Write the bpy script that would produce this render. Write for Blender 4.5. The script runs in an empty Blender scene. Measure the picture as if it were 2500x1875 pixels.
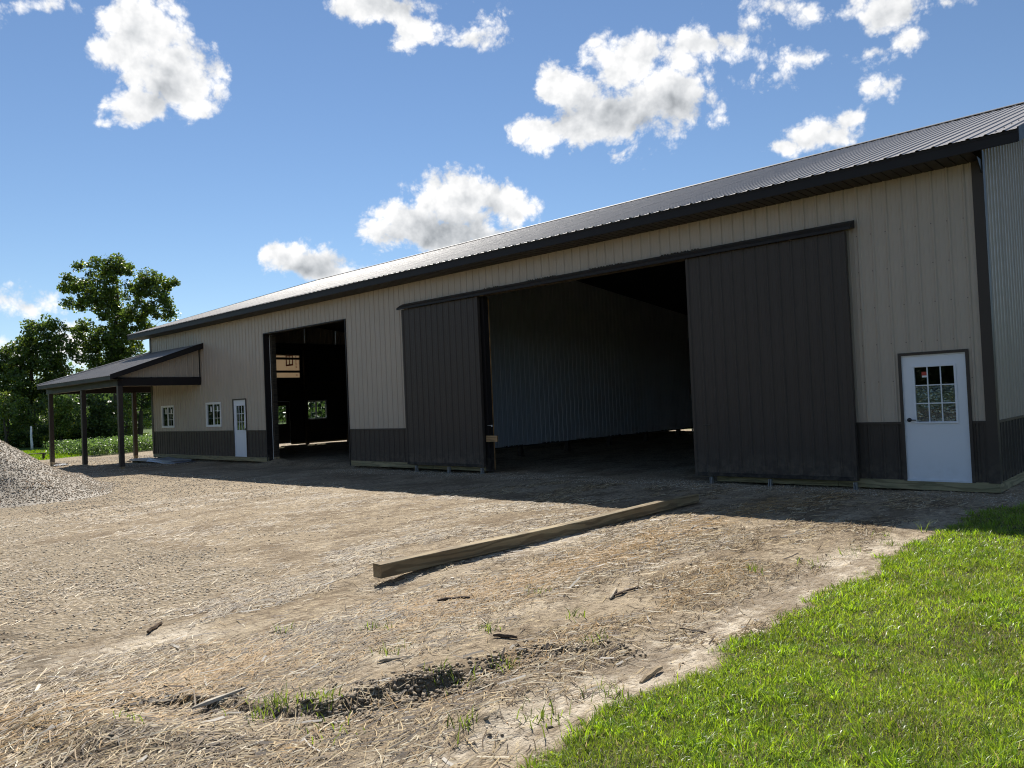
import bpy, math, random
import numpy as np
from mathutils import Matrix, Vector
random.seed(7); rng=np.random.default_rng(7)
scene=bpy.context.scene
COL=scene.collection
# ------------------------------------------------------------------ camera
CAM=np.array([2.647,-13.549,1.545]); YAW,PITCH,ROLL=(math.radians(a) for a in (43.06,1.33,-2.47)); FPX=1879.25
def cam_axes():
    f=np.array([-math.sin(YAW)*math.cos(PITCH),math.cos(YAW)*math.cos(PITCH),math.sin(PITCH)])
    r=np.array([math.cos(YAW),math.sin(YAW),0.]); u=np.cross(r,f)
    return math.cos(ROLL)*r+math.sin(ROLL)*u, -math.sin(ROLL)*r+math.cos(ROLL)*u, f
RX,UX,FX=cam_axes()
def ray(u,v): return FX+RX*(u-1250)/FPX-UX*(v-937.5)/FPX      # photo pixel (2500 wide) -> direction
def at_depth(u,v,z): return CAM+ray(u,v)*z
def on_z(u,v,z): d=ray(u,v); return CAM+d*(z-CAM[2])/d[2]
cd=bpy.data.cameras.new('camera'); cam=bpy.data.objects.new('camera',cd); COL.objects.link(cam)
M=Matrix(((RX[0],UX[0],-FX[0],CAM[0]),(RX[1],UX[1],-FX[1],CAM[1]),(RX[2],UX[2],-FX[2],CAM[2]),(0,0,0,1)))
cam.matrix_world=M; cd.sensor_fit='HORIZONTAL'; cd.sensor_width=36; cd.lens=FPX/2500*36; cd.clip_start=.05; cd.clip_end=5000
scene.camera=cam
scene.render.resolution_x=1024; scene.render.resolution_y=768
# ------------------------------------------------------------------ light
SUN=np.array([-.82,.57,1.0]); SUN/=np.linalg.norm(SUN)
SUN_EL=math.asin(SUN[2]); SUN_AZ=math.atan2(SUN[0],SUN[1])     # clockwise from +Y
sl=bpy.data.lights.new('sun','SUN'); sun=bpy.data.objects.new('sun',sl); COL.objects.link(sun)
sl.energy=4.4; sl.angle=math.radians(.53); sl.color=(1,.945,.86)
sun.rotation_euler=Vector((-SUN[0],-SUN[1],-SUN[2])).to_track_quat('-Z','Y').to_euler()
sun.location=(-30,30,60)
vs=scene.view_settings; vs.view_transform='Standard'; vs.look='None'; vs.exposure=0.82; vs.gamma=1; vs.use_curve_mapping=False
try: scene.cycles.max_bounces=5; scene.cycles.diffuse_bounces=3; scene.cycles.glossy_bounces=3; scene.cycles.adaptive_threshold=.02; scene.cycles.use_denoising=True; scene.cycles.denoising_prefilter='NONE'; scene.cycles.filter_width=1.1; scene.cycles.transparent_max_bounces=16
except Exception: pass

world=bpy.data.worlds.new('World'); scene.world=world; world.use_nodes=True
def build_world():
    CL=.575; world.cycles.sampling_method='NONE'; world.cycles.sample_map_resolution=256
    nt=world.node_tree; nt.nodes.clear(); N=nt.nodes.new; L=nt.links.new
    def math_(op,a,b=None,c=None,clamp=False):
        n=N('ShaderNodeMath'); n.operation=op; n.use_clamp=clamp
        for i,x in enumerate((a,b,c)):
            if x is None: continue
            if isinstance(x,(int,float)): n.inputs[i].default_value=x
            else: L(x,n.inputs[i])
        return n.outputs[0]
    def vmath(op,a,b=None,out=0):
        n=N('ShaderNodeVectorMath'); n.operation=op
        for i,x in enumerate((a,b)):
            if x is None: continue
            if isinstance(x,(tuple,list,np.ndarray)): n.inputs[i].default_value=tuple(float(q) for q in x)
            else: L(x,n.inputs[i])
        return n.outputs['Value' if op in('DOT_PRODUCT','LENGTH') else 'Vector']
    def sstep(x,a,b):
        n=N('ShaderNodeMapRange'); n.interpolation_type='SMOOTHSTEP'; L(x,n.inputs[0]); n.inputs[1].default_value=a; n.inputs[2].default_value=b; return n.outputs[0]
    def noise(vec,scale,detail,rough,lac=2.0):
        n=N('ShaderNodeTexNoise'); L(vec,n.inputs['Vector']); n.inputs['Scale'].default_value=scale; n.inputs['Detail'].default_value=detail; n.inputs['Roughness'].default_value=rough; n.inputs['Lacunarity'].default_value=lac; return n
    out=N('ShaderNodeOutputWorld')
    sky=N('ShaderNodeTexSky'); sky.sky_type='NISHITA'; sky.sun_disc=False
    sky.sun_elevation=SUN_EL; sky.sun_rotation=SUN_AZ; sky.altitude=200; sky.air_density=1.0; sky.dust_density=.0; sky.ozone_density=4.2
    bs=N('ShaderNodeBackground'); L(sky.outputs[0],bs.inputs[0]); bs.inputs[1].default_value=.059
    tc=N('ShaderNodeTexCoord'); d=vmath('NORMALIZE',tc.outputs['Generated'])
    # plane chart of the sky in front (facing north-west), fixed in the world
    F=np.array([-math.sin(YAW),math.cos(YAW),0]); R=np.array([math.cos(YAW),math.sin(YAW),0]); U=np.array([0,0,1.])
    df=math_('MAXIMUM',vmath('DOT_PRODUCT',d,F),.02)
    comb=N('ShaderNodeCombineXYZ'); L(math_('DIVIDE',vmath('DOT_PRODUCT',d,R),df),comb.inputs[0]); L(math_('DIVIDE',vmath('DOT_PRODUCT',d,U),df),comb.inputs[1])
    p0=comb.outputs[0]
    # billowy warp of the outlines
    wn=noise(d,9,3,.5); wo=vmath('SUBTRACT',wn.outputs['Color'],(.5,.5,.5)); wsc=N('ShaderNodeVectorMath'); wsc.operation='SCALE'; L(wo,wsc.inputs[0]); wsc.inputs['Scale'].default_value=.06
    p=vmath('ADD',p0,wsc.outputs[0]); pz=vmath('MULTIPLY',p,(1,1,0))
    def chart(u,v):
        q=ray(u*1.1302,v*1.1302); a=q@F; return np.array([q@R/a,q@U/a,0])
    blobs=[(310,60,115,95),(265,115,80,70),(355,160,125,100),(405,195,95,85),(300,235,95,50),(425,255,65,35),(225,262,50,20,.3),(470,205,40,60,.6),
      (830,15,130,50),(770,10,80,34),(905,65,62,55),(985,80,80,28,.5),(1035,45,40,36,.34),(880,95,60,30,.6),
      (1175,285,90,42),(1225,195,75,70),(1345,145,95,80),(1410,215,120,95),(1310,255,150,72),(1495,105,105,54,.75),(1570,85,50,40,.42),(1350,325,50,24,.28),(1470,150,80,60,.6),
      (865,490,112,58),(985,432,120,78),(1085,432,72,62),(950,505,150,48),
      (665,562,100,48),(615,552,50,24),(710,585,70,28),
      (1770,285,100,46,.85),(1825,258,52,38,.7),(1690,315,70,26,.45),
      (1915,15,120,60,.85),(1960,72,62,38,.6),(2050,8,90,30,.4),(1850,25,70,30,.6),
      (1690,8,80,36,.33),(1640,40,50,40,.2),(1655,112,60,36,.24),(1735,108,50,22,.28),(1892,190,55,38,.32),(1870,112,80,28,.30),(1660,165,50,34,.22),(1925,215,34,34,.25),(1545,255,40,30,.2),
      (85,662,100,26,.34),(5,648,80,34,.45),(15,733,50,26,.4),(100,22,90,30,.32),(160,752,60,60,.8),(60,760,60,24,.5)]
    grey=[(350,180,70,75,.7),(300,60,55,45,.35),(1330,250,120,52,.8),(1450,235,60,45,.7),(950,500,130,42,.9),(1050,455,70,38,.6),(665,580,75,26,.7),(840,20,70,30,.4),(1920,25,80,34,.35),(1240,240,55,55,.5)]  # shaded cloud cores, painted as grey patches
    def field(lst,smooth):
        acc=None
        for b in lst:
            u,v,ru,rv=b[:4]; c=chart(u,v); s=(FPX/(ru*1.1302),FPX/(rv*1.1302)); k=float(ray(u*1.1302,v*1.1302)@F); s=(s[0]*k,s[1]*k)
            m=N('ShaderNodeMapping'); m.vector_type='POINT'; L(pz,m.inputs['Vector']); m.inputs['Scale'].default_value=(s[0],s[1],1); m.inputs['Location'].default_value=(-c[0]*s[0],-c[1]*s[1],0)
            ln=vmath('LENGTH',m.outputs[0])
            if len(b)>4: ln=math_('ADD',math_('MULTIPLY',ln,b[4]),1-b[4])
            acc=ln if acc is None else math_('SMOOTH_MIN',acc,ln,smooth)
        return acc
    fb=noise(d,26,8,.62); n1=math_('SUBTRACT',fb.outputs[0],.5)
    sh=N('ShaderNodeVectorMath'); sh.operation='ADD'; L(d,sh.inputs[0]); sh.inputs[1].default_value=tuple(float(x) for x in (np.array([0,0,.012])+R*-.004))
    fa=noise(d,17,4,.5); f2=noise(sh.outputs[0],17,4,.5)
    rel=math_('MULTIPLY',math_('SUBTRACT',fa.outputs[0],f2.outputs[0]),1.1)
    vo=N('ShaderNodeTexVoronoi'); vo.feature='F1'; vw=N('ShaderNodeVectorMath'); vw.operation='SCALE'; L(wo,vw.inputs[0]); vw.inputs['Scale'].default_value=.04; L(vmath('ADD',d,vw.outputs[0]),vo.inputs['Vector']); vo.inputs['Scale'].default_value=30; vo.inputs['Detail'].default_value=3; vo.inputs['Roughness'].default_value=.6; vo.inputs['Lacunarity'].default_value=2.3
    vo.normalize=True; puff=math_('MULTIPLY',math_('SUBTRACT',.27,vo.outputs['Distance']),2.2)
    def clouds(bl,gr):
        Dm=math_('SUBTRACT',1.03,field(bl,.10))
        Dn=math_('ADD',math_('ADD',Dm,math_('MULTIPLY',n1,1.35)),math_('MULTIPLY',puff,.75))
        alpha=math_('MULTIPLY',sstep(Dn,.0,.44),sstep(math_('ADD',Dm,math_('MULTIPLY',n1,.8)),-.34,.10))
        g=sstep(math_('ADD',math_('SUBTRACT',1,field(gr,.25)),math_('MULTIPLY',n1,.55)),-.35,.95) if gr else 0.
        thin=math_('SUBTRACT',1,sstep(Dn,.0,.55))
        lum=math_('SUBTRACT',math_('ADD',math_('ADD',CL,math_('MULTIPLY',rel,.8)),math_('MULTIPLY',puff,.16)),math_('MULTIPLY',g,.44*CL)); lum=math_('ADD',lum,math_('MULTIPLY',thin,.06*CL))  # cloud light and shade painted in: relief, grey cores, pale rims
        lum=math_('MINIMUM',math_('MAXIMUM',lum,.42*CL),1.08*CL)
        mx=N('ShaderNodeMix'); mx.data_type='RGBA'; L(math_('SUBTRACT',1.0,math_('DIVIDE',lum,CL),clamp=True),mx.inputs['Factor'])
        rgba=[q for q in mx.inputs if q.type=='RGBA']; rgba[0].default_value=(1,1,1,1); rgba[1].default_value=(.84,.94,1.06,1)
        sc=N('ShaderNodeVectorMath'); sc.operation='SCALE'; L([q for q in mx.outputs if q.type=='RGBA'][0],sc.inputs[0]); L(lum,sc.inputs['Scale'])
        bc=N('ShaderNodeBackground'); L(sc.outputs[0],bc.inputs[0]); bc.inputs[1].default_value=1.0
        ms=N('ShaderNodeMixShader'); L(alpha,ms.inputs[0]); L(bs.outputs[0],ms.inputs[1]); L(bc.outputs[0],ms.inputs[2]); return ms.outputs[0]
    s00=N('ShaderNodeSeparateXYZ'); L(p0,s00.inputs[0])
    edges=[590,1115,1610]; cx=[chart(e,400)[0] for e in edges]; sh_=None; lo=[-1e4]+edges; hi=edges+[1e4]
    for i in range(4):
        pick=lambda l:[b for b in l if b[0]+b[2]*1.4>lo[i]-60 and b[0]-b[2]*1.4<hi[i]+60]
        c=clouds(pick(blobs),pick(grey))
        if sh_ is None: sh_=c
        else:
            mm=N('ShaderNodeMixShader'); L(math_('GREATER_THAN',s00.outputs[0],float(cx[i-1])),mm.inputs[0]); L(sh_,mm.inputs[1]); L(c,mm.inputs[2]); sh_=mm.outputs[0]
    # scattered fair-weather clouds over the rest of the sky
    dz=math_('MAXIMUM',vmath('DOT_PRODUCT',d,U),.06)
    sep=N('ShaderNodeSeparateXYZ'); L(d,sep.inputs[0]); cb=N('ShaderNodeCombineXYZ'); L(math_('DIVIDE',sep.outputs[0],dz),cb.inputs[0]); L(math_('DIVIDE',sep.outputs[1],dz),cb.inputs[1])
    gn=noise(cb.outputs[0],1.1,3,.55)
    ag=math_('MULTIPLY',sstep(gn.outputs[0],.57,.68),sstep(vmath('DOT_PRODUCT',d,U),.0,.05))
    bg=N('ShaderNodeBackground'); bg.inputs[0].default_value=(.50,.53,.57,1); bg.inputs[1].default_value=1.0
    mg=N('ShaderNodeMixShader'); L(ag,mg.inputs[0]); L(bs.outputs[0],mg.inputs[1]); L(bg.outputs[0],mg.inputs[2])
    ab=vmath('ABSOLUTE',p0); sa=N('ShaderNodeSeparateXYZ'); L(ab,sa.inputs[0]); s0=N('ShaderNodeSeparateXYZ'); L(p0,s0.inputs[0])
    ins=math_('MULTIPLY',math_('LESS_THAN',sa.outputs[0],.80),math_('LESS_THAN',s0.outputs[1],.62)); ins=math_('MULTIPLY',ins,math_('GREATER_THAN',s0.outputs[1],-.005)); ins=math_('MULTIPLY',ins,math_('GREATER_THAN',vmath('DOT_PRODUCT',d,F),.3))
    fin=N('ShaderNodeMixShader'); L(ins,fin.inputs[0]); L(mg.outputs[0],fin.inputs[1]); L(sh_,fin.inputs[2]); L(fin.outputs[0],out.inputs[0])
build_world()

# ------------------------------------------------------------------ helpers: materials
MAT={}
class NT:
    def __init__(s,name):
        s.m=bpy.data.materials.new(name); s.m.use_nodes=True; s.t=s.m.node_tree; s.t.nodes.clear(); s.o=s.t.nodes.new('ShaderNodeOutputMaterial'); MAT[name]=s.m
    def N(s,t,**k):
        n=s.t.nodes.new('ShaderNode'+t)
        for a,v in k.items(): setattr(n,a,v)
        return n
    def L(s,a,b): s.t.links.new(a,b)
    def setin(s,n,i,v):
        if hasattr(v,'is_output') or isinstance(v,bpy.types.NodeSocket): s.L(v,n.inputs[i])
        else: n.inputs[i].default_value=v if not isinstance(v,tuple) or len(v)!=3 or n.inputs[i].type!='RGBA' else (*v,1)
    def math(s,op,a,b=0,clamp=False):
        n=s.N('Math',operation=op,use_clamp=clamp); s.setin(n,0,a); s.setin(n,1,b); return n.outputs[0]
    def mix(s,f,a,b,blend='MIX'):
        n=s.N('Mix',data_type='RGBA',blend_type=blend); s.setin(n,'Factor',f)
        for k,v in (('A',a),('B',b)):
            i=[q for q in n.inputs if q.name==k and q.type=='RGBA'][0]
            if isinstance(v,bpy.types.NodeSocket): s.L(v,i)
            else: i.default_value=(*v,1) if len(v)==3 else v
        return [q for q in n.outputs if q.type=='RGBA'][0]
    def noise(s,scale,detail=4,rough=.55,vec=None,stretch=None,obj=True):
        n=s.N('TexNoise'); n.inputs['Scale'].default_value=scale; n.inputs['Detail'].default_value=detail; n.inputs['Roughness'].default_value=rough
        v=vec if vec is not None else s.coord(obj)
        if stretch: mp=s.N('Mapping'); s.L(v,mp.inputs[0]); mp.inputs['Scale'].default_value=stretch; v=mp.outputs[0]
        s.L(v,n.inputs['Vector']); return n.outputs[0]
    def coord(s,obj=True):
        if obj: return s.N('TexCoord').outputs['Object']
        return s.N('NewGeometry').outputs['Position']
    def ramp(s,x,a,b):
        n=s.N('MapRange',interpolation_type='SMOOTHSTEP'); s.L(x,n.inputs[0]); n.inputs[1].default_value=a; n.inputs[2].default_value=b; return n.outputs[0]
    def attr(s,name,fac=False):
        n=s.N('Attribute'); n.attribute_name=name; return n.outputs['Fac' if fac else 'Color']
    def bump(s,h,strength=.3,dist=.02):
        n=s.N('Bump'); n.inputs['Strength'].default_value=strength; n.inputs['Distance'].default_value=dist; s.L(h,n.inputs['Height']); return n.outputs[0]
    def pbsdf(s,color,rough=.6,metal=0,spec=.5,normal=None,trans=None,coat=0,coat_rough=.1):
        n=s.N('BsdfPrincipled'); s.setin(n,'Base Color',color); s.setin(n,'Roughness',rough); s.setin(n,'Metallic',metal); n.inputs['Specular IOR Level'].default_value=spec
        n.inputs['Coat Weight'].default_value=coat; n.inputs['Coat Roughness'].default_value=coat_rough
        if normal is not None: s.L(normal,n.inputs['Normal'])
        return n.outputs[0]
    def out(s,sh): s.L(sh,s.o.inputs[0]); return s.m

def painted(name,col,rough=.38,var=.06,dirt=.12,spec=.5,oil=.25):
    t=NT(name); n=t.noise(1.3,3,.5,obj=False); n2=t.noise(40,2,.5,obj=False)
    c=t.mix(t.math('MULTIPLY',t.ramp(n,.3,.75),var*4,True),col,tuple(x*.82 for x in col))
    # dust that has settled low on the sheet
    g=t.N('NewGeometry'); sp=t.N('SeparateXYZ'); t.L(g.outputs['Position'],sp.inputs[0])
    low=t.math('SUBTRACT',1,t.ramp(sp.outputs[2],-.1,.55)); sn=t.noise(9,5,.6,obj=False)
    c=t.mix(t.math('MULTIPLY',t.math('MULTIPLY',low,t.ramp(sn,.35,.7)),dirt*2),c,(.26,.22,.16))
    r=t.math('ADD',t.math('MULTIPLY',t.noise(6,4,.6,obj=False),.16),rough-.08)
    b=t.bump(t.noise(2.2,2,.5,obj=False,stretch=(1,1,.35)),oil,.012)
    return t.out(t.pbsdf(c,r,normal=b,spec=spec))
def plain(name,col,rough=.5,metal=0,spec=.5,var=.1,scale=20,bump=0):
    t=NT(name); n=t.noise(scale,4,.6); c=t.mix(n,tuple(x*(1-var) for x in col),tuple(min(1,x*(1+var)) for x in col))
    return t.out(t.pbsdf(c,rough,metal,spec,normal=t.bump(n,bump,.01) if bump else None))
def wood(name,a,b,scale=6,axis=1,green=0,rough=.75):
    t=NT(name); st=[14,14,14]; st[axis]=.7
    v=t.coord(); wv=t.noise(scale*.12,3,.6,stretch=tuple(st),vec=v); fine=t.noise(scale*.9,4,.65,stretch=tuple(st),vec=v); big=t.noise(2.5,3,.5,vec=v)
    w=t.N('TexWave',wave_type='BANDS',bands_direction='Z'); mp=t.N('Mapping'); t.L(v,mp.inputs[0]); s2=[1,1,1]; s2[axis]=.16; mp.inputs['Scale'].default_value=s2; t.L(mp.outputs[0],w.inputs[0]); w.inputs['Scale'].default_value=3.2; w.inputs['Distortion'].default_value=14; w.inputs['Detail'].default_value=3; w.inputs['Detail Scale'].default_value=1.6
    ring=t.ramp(w.outputs[0],.5,.9)
    c=t.mix(t.ramp(wv,.3,.7),a,b); c=t.mix(t.math('MULTIPLY',ring,.6),c,tuple(x*.45 for x in a)); c=t.mix(t.math('MULTIPLY',t.ramp(fine,.5,.8),.45),c,tuple(x*.5 for x in a))
    if green: c=t.mix(t.math('MULTIPLY',t.ramp(big,.4,.7),green),c,(.17,.18,.10))
    vr=t.N('TexVoronoi'); mp2=t.N('Mapping'); t.L(v,mp2.inputs[0]); s3=[2.2,2.2,5]; s3[axis]=1.3; mp2.inputs['Scale'].default_value=s3; t.L(mp2.outputs[0],vr.inputs[0])
    c=t.mix(t.math('MULTIPLY',t.math('SUBTRACT',1,t.ramp(vr.outputs[0],.04,.13)),.7),c,tuple(x*.3 for x in a))
    return t.out(t.pbsdf(c,rough,spec=.3,normal=t.bump(t.math('ADD',fine,ring),.35,.006)))

painted('tan_steel',(.42,.355,.288),rough=.34,spec=.4)
painted('brown_steel',(.058,.047,.040),rough=.42,spec=.2)
painted('brown_door_steel',(.060,.049,.042),rough=.42,spec=.22,dirt=.18)
painted('dark_trim',(.024,.021,.021),rough=.45,spec=.18)
painted('roof_steel',(.29,.272,.26),rough=.56,var=.05,dirt=0,oil=.05,spec=.4)
painted('liner_steel',(.48,.50,.545),rough=.45,oil=.2)
painted('white_paint',(.74,.76,.80),rough=.42,var=.02,dirt=.05,oil=.03)
plain('shade_backing',(.018,.017,.018),.6,var=.3,scale=6)  # near-black, so the inside sheets carry the interior shade in their colour
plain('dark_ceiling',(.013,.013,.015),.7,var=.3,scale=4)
plain('screw_metal',(.12,.11,.10),.4,.4)
plain('galvanized',(.45,.46,.47),.45,.7)
plain('black_metal',(.012,.012,.013),.35)
plain('white_vinyl',(.76,.76,.74),.4,var=.04)
plain('sticker_white',(.75,.75,.73),.6,var=.05)
plain('sticker_red',(.45,.05,.03),.6,var=.1)
plain('red_ink',(.62,.06,.02),.7,var=.15)
wood('treated_wood',(.27,.225,.12),(.37,.315,.185),axis=0,green=.4)
wood('treated_wood_y',(.27,.225,.12),(.37,.315,.185),axis=1,green=.4)
wood('post_wood',(.32,.25,.15),(.42,.34,.22),axis=2,green=.15)
wood('raw_lumber',(.36,.22,.10),(.46,.30,.15),axis=0)
wood('raw_lumber_v',(.30,.17,.07),(.40,.24,.11),axis=2)
wood('timber_wood',(.215,.15,.08),(.345,.27,.155),axis=1,green=.18,rough=.8,scale=5)
wood('dark_board',(.05,.035,.022),(.09,.065,.04),axis=0)
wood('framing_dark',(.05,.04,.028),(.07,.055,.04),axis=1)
def m_glass():
    t=NT('glass'); tr=t.N('BsdfTransparent'); tr.inputs[0].default_value=(.80,.84,.82,1); gl=t.N('BsdfGlossy'); gl.inputs['Roughness'].default_value=.015
    fr=t.N('Fresnel'); fr.inputs[0].default_value=1.5; f=t.math('MULTIPLY',fr.outputs[0],.55)
    b=t.bump(t.noise(1.2,2,.5),.08,.01); t.L(b,gl.inputs['Normal'])
    m=t.N('MixShader'); t.L(f,m.inputs[0]); t.L(tr.outputs[0],m.inputs[1]); t.L(gl.outputs[0],m.inputs[2]); t.out(m.outputs[0])
m_glass()
def m_film():
    t=NT('protective_film'); v=t.coord(); n1=t.noise(3.2,3,.55,vec=v,stretch=(1,1,1.5)); n2=t.noise(1.6,2,.4,vec=v)
    h=t.math('ADD',t.math('MULTIPLY',n1,1.0),n2); b=t.bump(h,1.0,.35)
    t.out(t.pbsdf((.62,.60,.57),.10,metal=.75,spec=1.0,normal=b))
m_film()
def m_house_wrap():
    t=NT('house_wrap'); n=t.noise(2,3,.5); c=t.mix(n,(.42,.29,.17),(.52,.38,.235))
    d=t.N('BsdfDiffuse'); t.L(c,d.inputs[0]); tr=t.N('BsdfTranslucent'); t.L(c,tr.inputs[0]); m=t.N('MixShader'); m.inputs[0].default_value=.22; t.L(d.outputs[0],m.inputs[1]); t.L(tr.outputs[0],m.inputs[2]); t.out(m.outputs[0])
m_house_wrap()
def m_plastic():
    t=NT('plastic_sheet'); n=t.noise(5,5,.6); c=t.mix(n,(.30,.33,.38),(.55,.58,.62)); t.out(t.pbsdf(c,.25,spec=.6,normal=t.bump(n,.6,.05)))
m_plastic()
def m_leafy(name,rough=.55,trans=.4,spec=.35,gain=1.6):
    t=NT(name); c=t.attr('Col'); 
    p=t.pbsdf(c,rough,spec=spec); tr=t.N('BsdfTranslucent'); hs=t.N('HueSaturation'); hs.inputs['Value'].default_value=gain; hs.inputs['Saturation'].default_value=1.1; hs.inputs['Hue'].default_value=.490; t.L(c,hs.inputs['Color']); t.L(hs.outputs[0],tr.inputs[0])
    m=t.N('MixShader'); m.inputs[0].default_value=trans; t.L(p,m.inputs[1]); t.L(tr.outputs[0],m.inputs[2]); t.out(m.outputs[0])
m_leafy('grass_blade',.38,.45,.5,2.2); m_leafy('leaf',.42,.42,.5,1.9)
def m_attr(name,rough,spec=.3,bump=0,scale=60):
    t=NT(name); c=t.attr('Col'); n=t.noise(scale,4,.6,obj=False); c2=t.mix(t.math('MULTIPLY',n,.35),c,(.02,.015,.01),'MULTIPLY')
    c=t.mix(t.ramp(n,.35,.7),c2,c); t.out(t.pbsdf(c,rough,spec=spec,normal=t.bump(n,bump,.01) if bump else None))
m_attr('stone',.75,.35); m_attr('straw',.6,.35); m_attr('bark',.9,.2,.6,12)

# ------------------------------------------------------------------ helpers: meshes
def new_obj(name,me,mat=None,parent=None,loc=None):
    o=bpy.data.objects.new(name,me); COL.objects.link(o)
    if mat and me is not None and not me.materials: me.materials.append(MAT[mat])
    if parent: o.parent=parent
    if loc is not None: o.location=loc
    return o
def mesh(name,V,F,smooth=False,cols=None):
    me=bpy.data.meshes.new(name)
    V=np.asarray(V,dtype=np.float32)
    if isinstance(F,np.ndarray):
        n,k=F.shape; me.vertices.add(len(V)); me.vertices.foreach_set('co',V.ravel()); me.loops.add(n*k); me.loops.foreach_set('vertex_index',F.astype(np.int32).ravel())
        me.polygons.add(n); me.polygons.foreach_set('loop_start',np.arange(0,n*k,k,dtype=np.int32)); me.polygons.foreach_set('loop_total',np.full(n,k,dtype=np.int32)); me.update(calc_edges=True)
    else: me.from_pydata([tuple(map(float,v)) for v in V],[],F); me.update()
    if smooth: me.polygons.foreach_set('use_smooth',np.ones(len(me.polygons),dtype=bool))
    if cols is not None:
        a=me.color_attributes.new('Col','FLOAT_COLOR','POINT'); c=np.ones((len(V),4),dtype=np.float32); c[:,:3]=cols; a.data.foreach_set('color',c.ravel())
    return me
def tag(o,label=None,cat=None,group=None,kind=None):
    if label:o['label']=label
    if cat:o['category']=cat
    if group:o['group']=group
    if kind:o['kind']=kind
    return o
def empty(name,loc=(0,0,0),rz=0):
    o=bpy.data.objects.new(name,None); COL.objects.link(o); o.location=loc; o.rotation_euler[2]=rz; o.empty_display_size=.2; return o
class MB:
    def __init__(s): s.V=[];s.F=[]
    def add(s,V,F): k=len(s.V); s.V+= [tuple(v) for v in V]; s.F+=[tuple(i+k for i in f) for f in F]; return s
    def box(s,x0,x1,y0,y1,z0,z1,b=0):
        if b<=0:
            V=[(x,y,z) for z in (z0,z1) for y in (y0,y1) for x in (x0,x1)]
            return s.add(V,[(0,2,3,1),(4,5,7,6),(0,1,5,4),(2,6,7,3),(0,4,6,2),(1,3,7,5)])
        import bmesh
        bm=bmesh.new(); bmesh.ops.create_cube(bm,size=1)
        for v in bm.verts: v.co=Vector(((x0+x1)/2+v.co.x*(x1-x0),(y0+y1)/2+v.co.y*(y1-y0),(z0+z1)/2+v.co.z*(z1-z0)))
        bmesh.ops.bevel(bm,geom=bm.edges[:]+bm.verts[:],offset=b,segments=1,affect='EDGES')
        bm.verts.index_update(); V=[tuple(v.co) for v in bm.verts]; F=[tuple(v.index for v in f.verts) for f in bm.faces]; bm.free(); return s.add(V,F)
    def extrude(s,poly,axis,a,b):          # poly: closed 2D outline, extruded along axis from a to b
        n=len(poly); P=lambda q,t:{'x':(t,q[0],q[1]),'y':(q[0],t,q[1]),'z':(q[0],q[1],t)}[axis]
        V=[P(q,a) for q in poly]+[P(q,b) for q in poly]
        return s.add(V,[tuple(range(n))[::-1],tuple(range(n,2*n))]+[(i,(i+1)%n,n+(i+1)%n,n+i) for i in range(n)])
    def tube(s,pts,rad,n=6,cap=True):
        pts=[Vector(p) for p in pts]; k=len(s.V); rings=[]
        for i,p in enumerate(pts):
            t=(pts[min(i+1,len(pts)-1)]-pts[max(i-1,0)]).normalized(); a=t.orthogonal().normalized() if i==0 else (a-t*a.dot(t)).normalized(); b=t.cross(a)
            r=rad[i] if hasattr(rad,'__len__') else rad
            for j in range(n): q=p+(a*math.cos(2*math.pi*j/n)+b*math.sin(2*math.pi*j/n))*r; s.V.append(tuple(q))
        for i in range(len(pts)-1):
            for j in range(n): s.F.append((k+i*n+j,k+i*n+(j+1)%n,k+(i+1)*n+(j+1)%n,k+(i+1)*n+j))
        if cap: s.F.append(tuple(k+j for j in range(n))[::-1]); s.F.append(tuple(k+(len(pts)-1)*n+j for j in range(n)))
        return s
    def build(s,name,mat,parent=None,loc=None,smooth=False):
        return new_obj(name,mesh(name,s.V,s.F,smooth),mat,parent,loc)
def box(name,mat,parent,x0,x1,y0,y1,z0,z1,b=0): return MB().box(x0,x1,y0,y1,z0,z1,b).build(name,mat,parent)

def hash2(ix,iy,seed):
    h=(ix.astype(np.int64)*374761393+iy.astype(np.int64)*668265263+seed*982451653)&0xFFFFFFFF
    h=((h^(h>>13))*1274126177)&0xFFFFFFFF; h=h^(h>>16); return (h&0xFFFFFF)/float(0xFFFFFF)
def vnoise(x,y,seed=0):
    ix=np.floor(x); iy=np.floor(y); fx=x-ix; fy=y-iy; fx=fx*fx*(3-2*fx); fy=fy*fy*(3-2*fy)
    a=hash2(ix,iy,seed);b=hash2(ix+1,iy,seed);c=hash2(ix,iy+1,seed);d=hash2(ix+1,iy+1,seed)
    return (a*(1-fx)+b*fx)*(1-fy)+(c*(1-fx)+d*fx)*fy
def fbm(x,y,seed=0,oct=4,rough=.5):
    s=0;a=1;t=0
    for o in range(oct): s=s+a*vnoise(x*2**o+17*o,y*2**o-9*o,seed+o); t+=a; a*=rough
    return s/t
def sst(x,a,b): t=np.clip((x-a)/(b-a),0,1); return t*t*(3-2*t)

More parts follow.
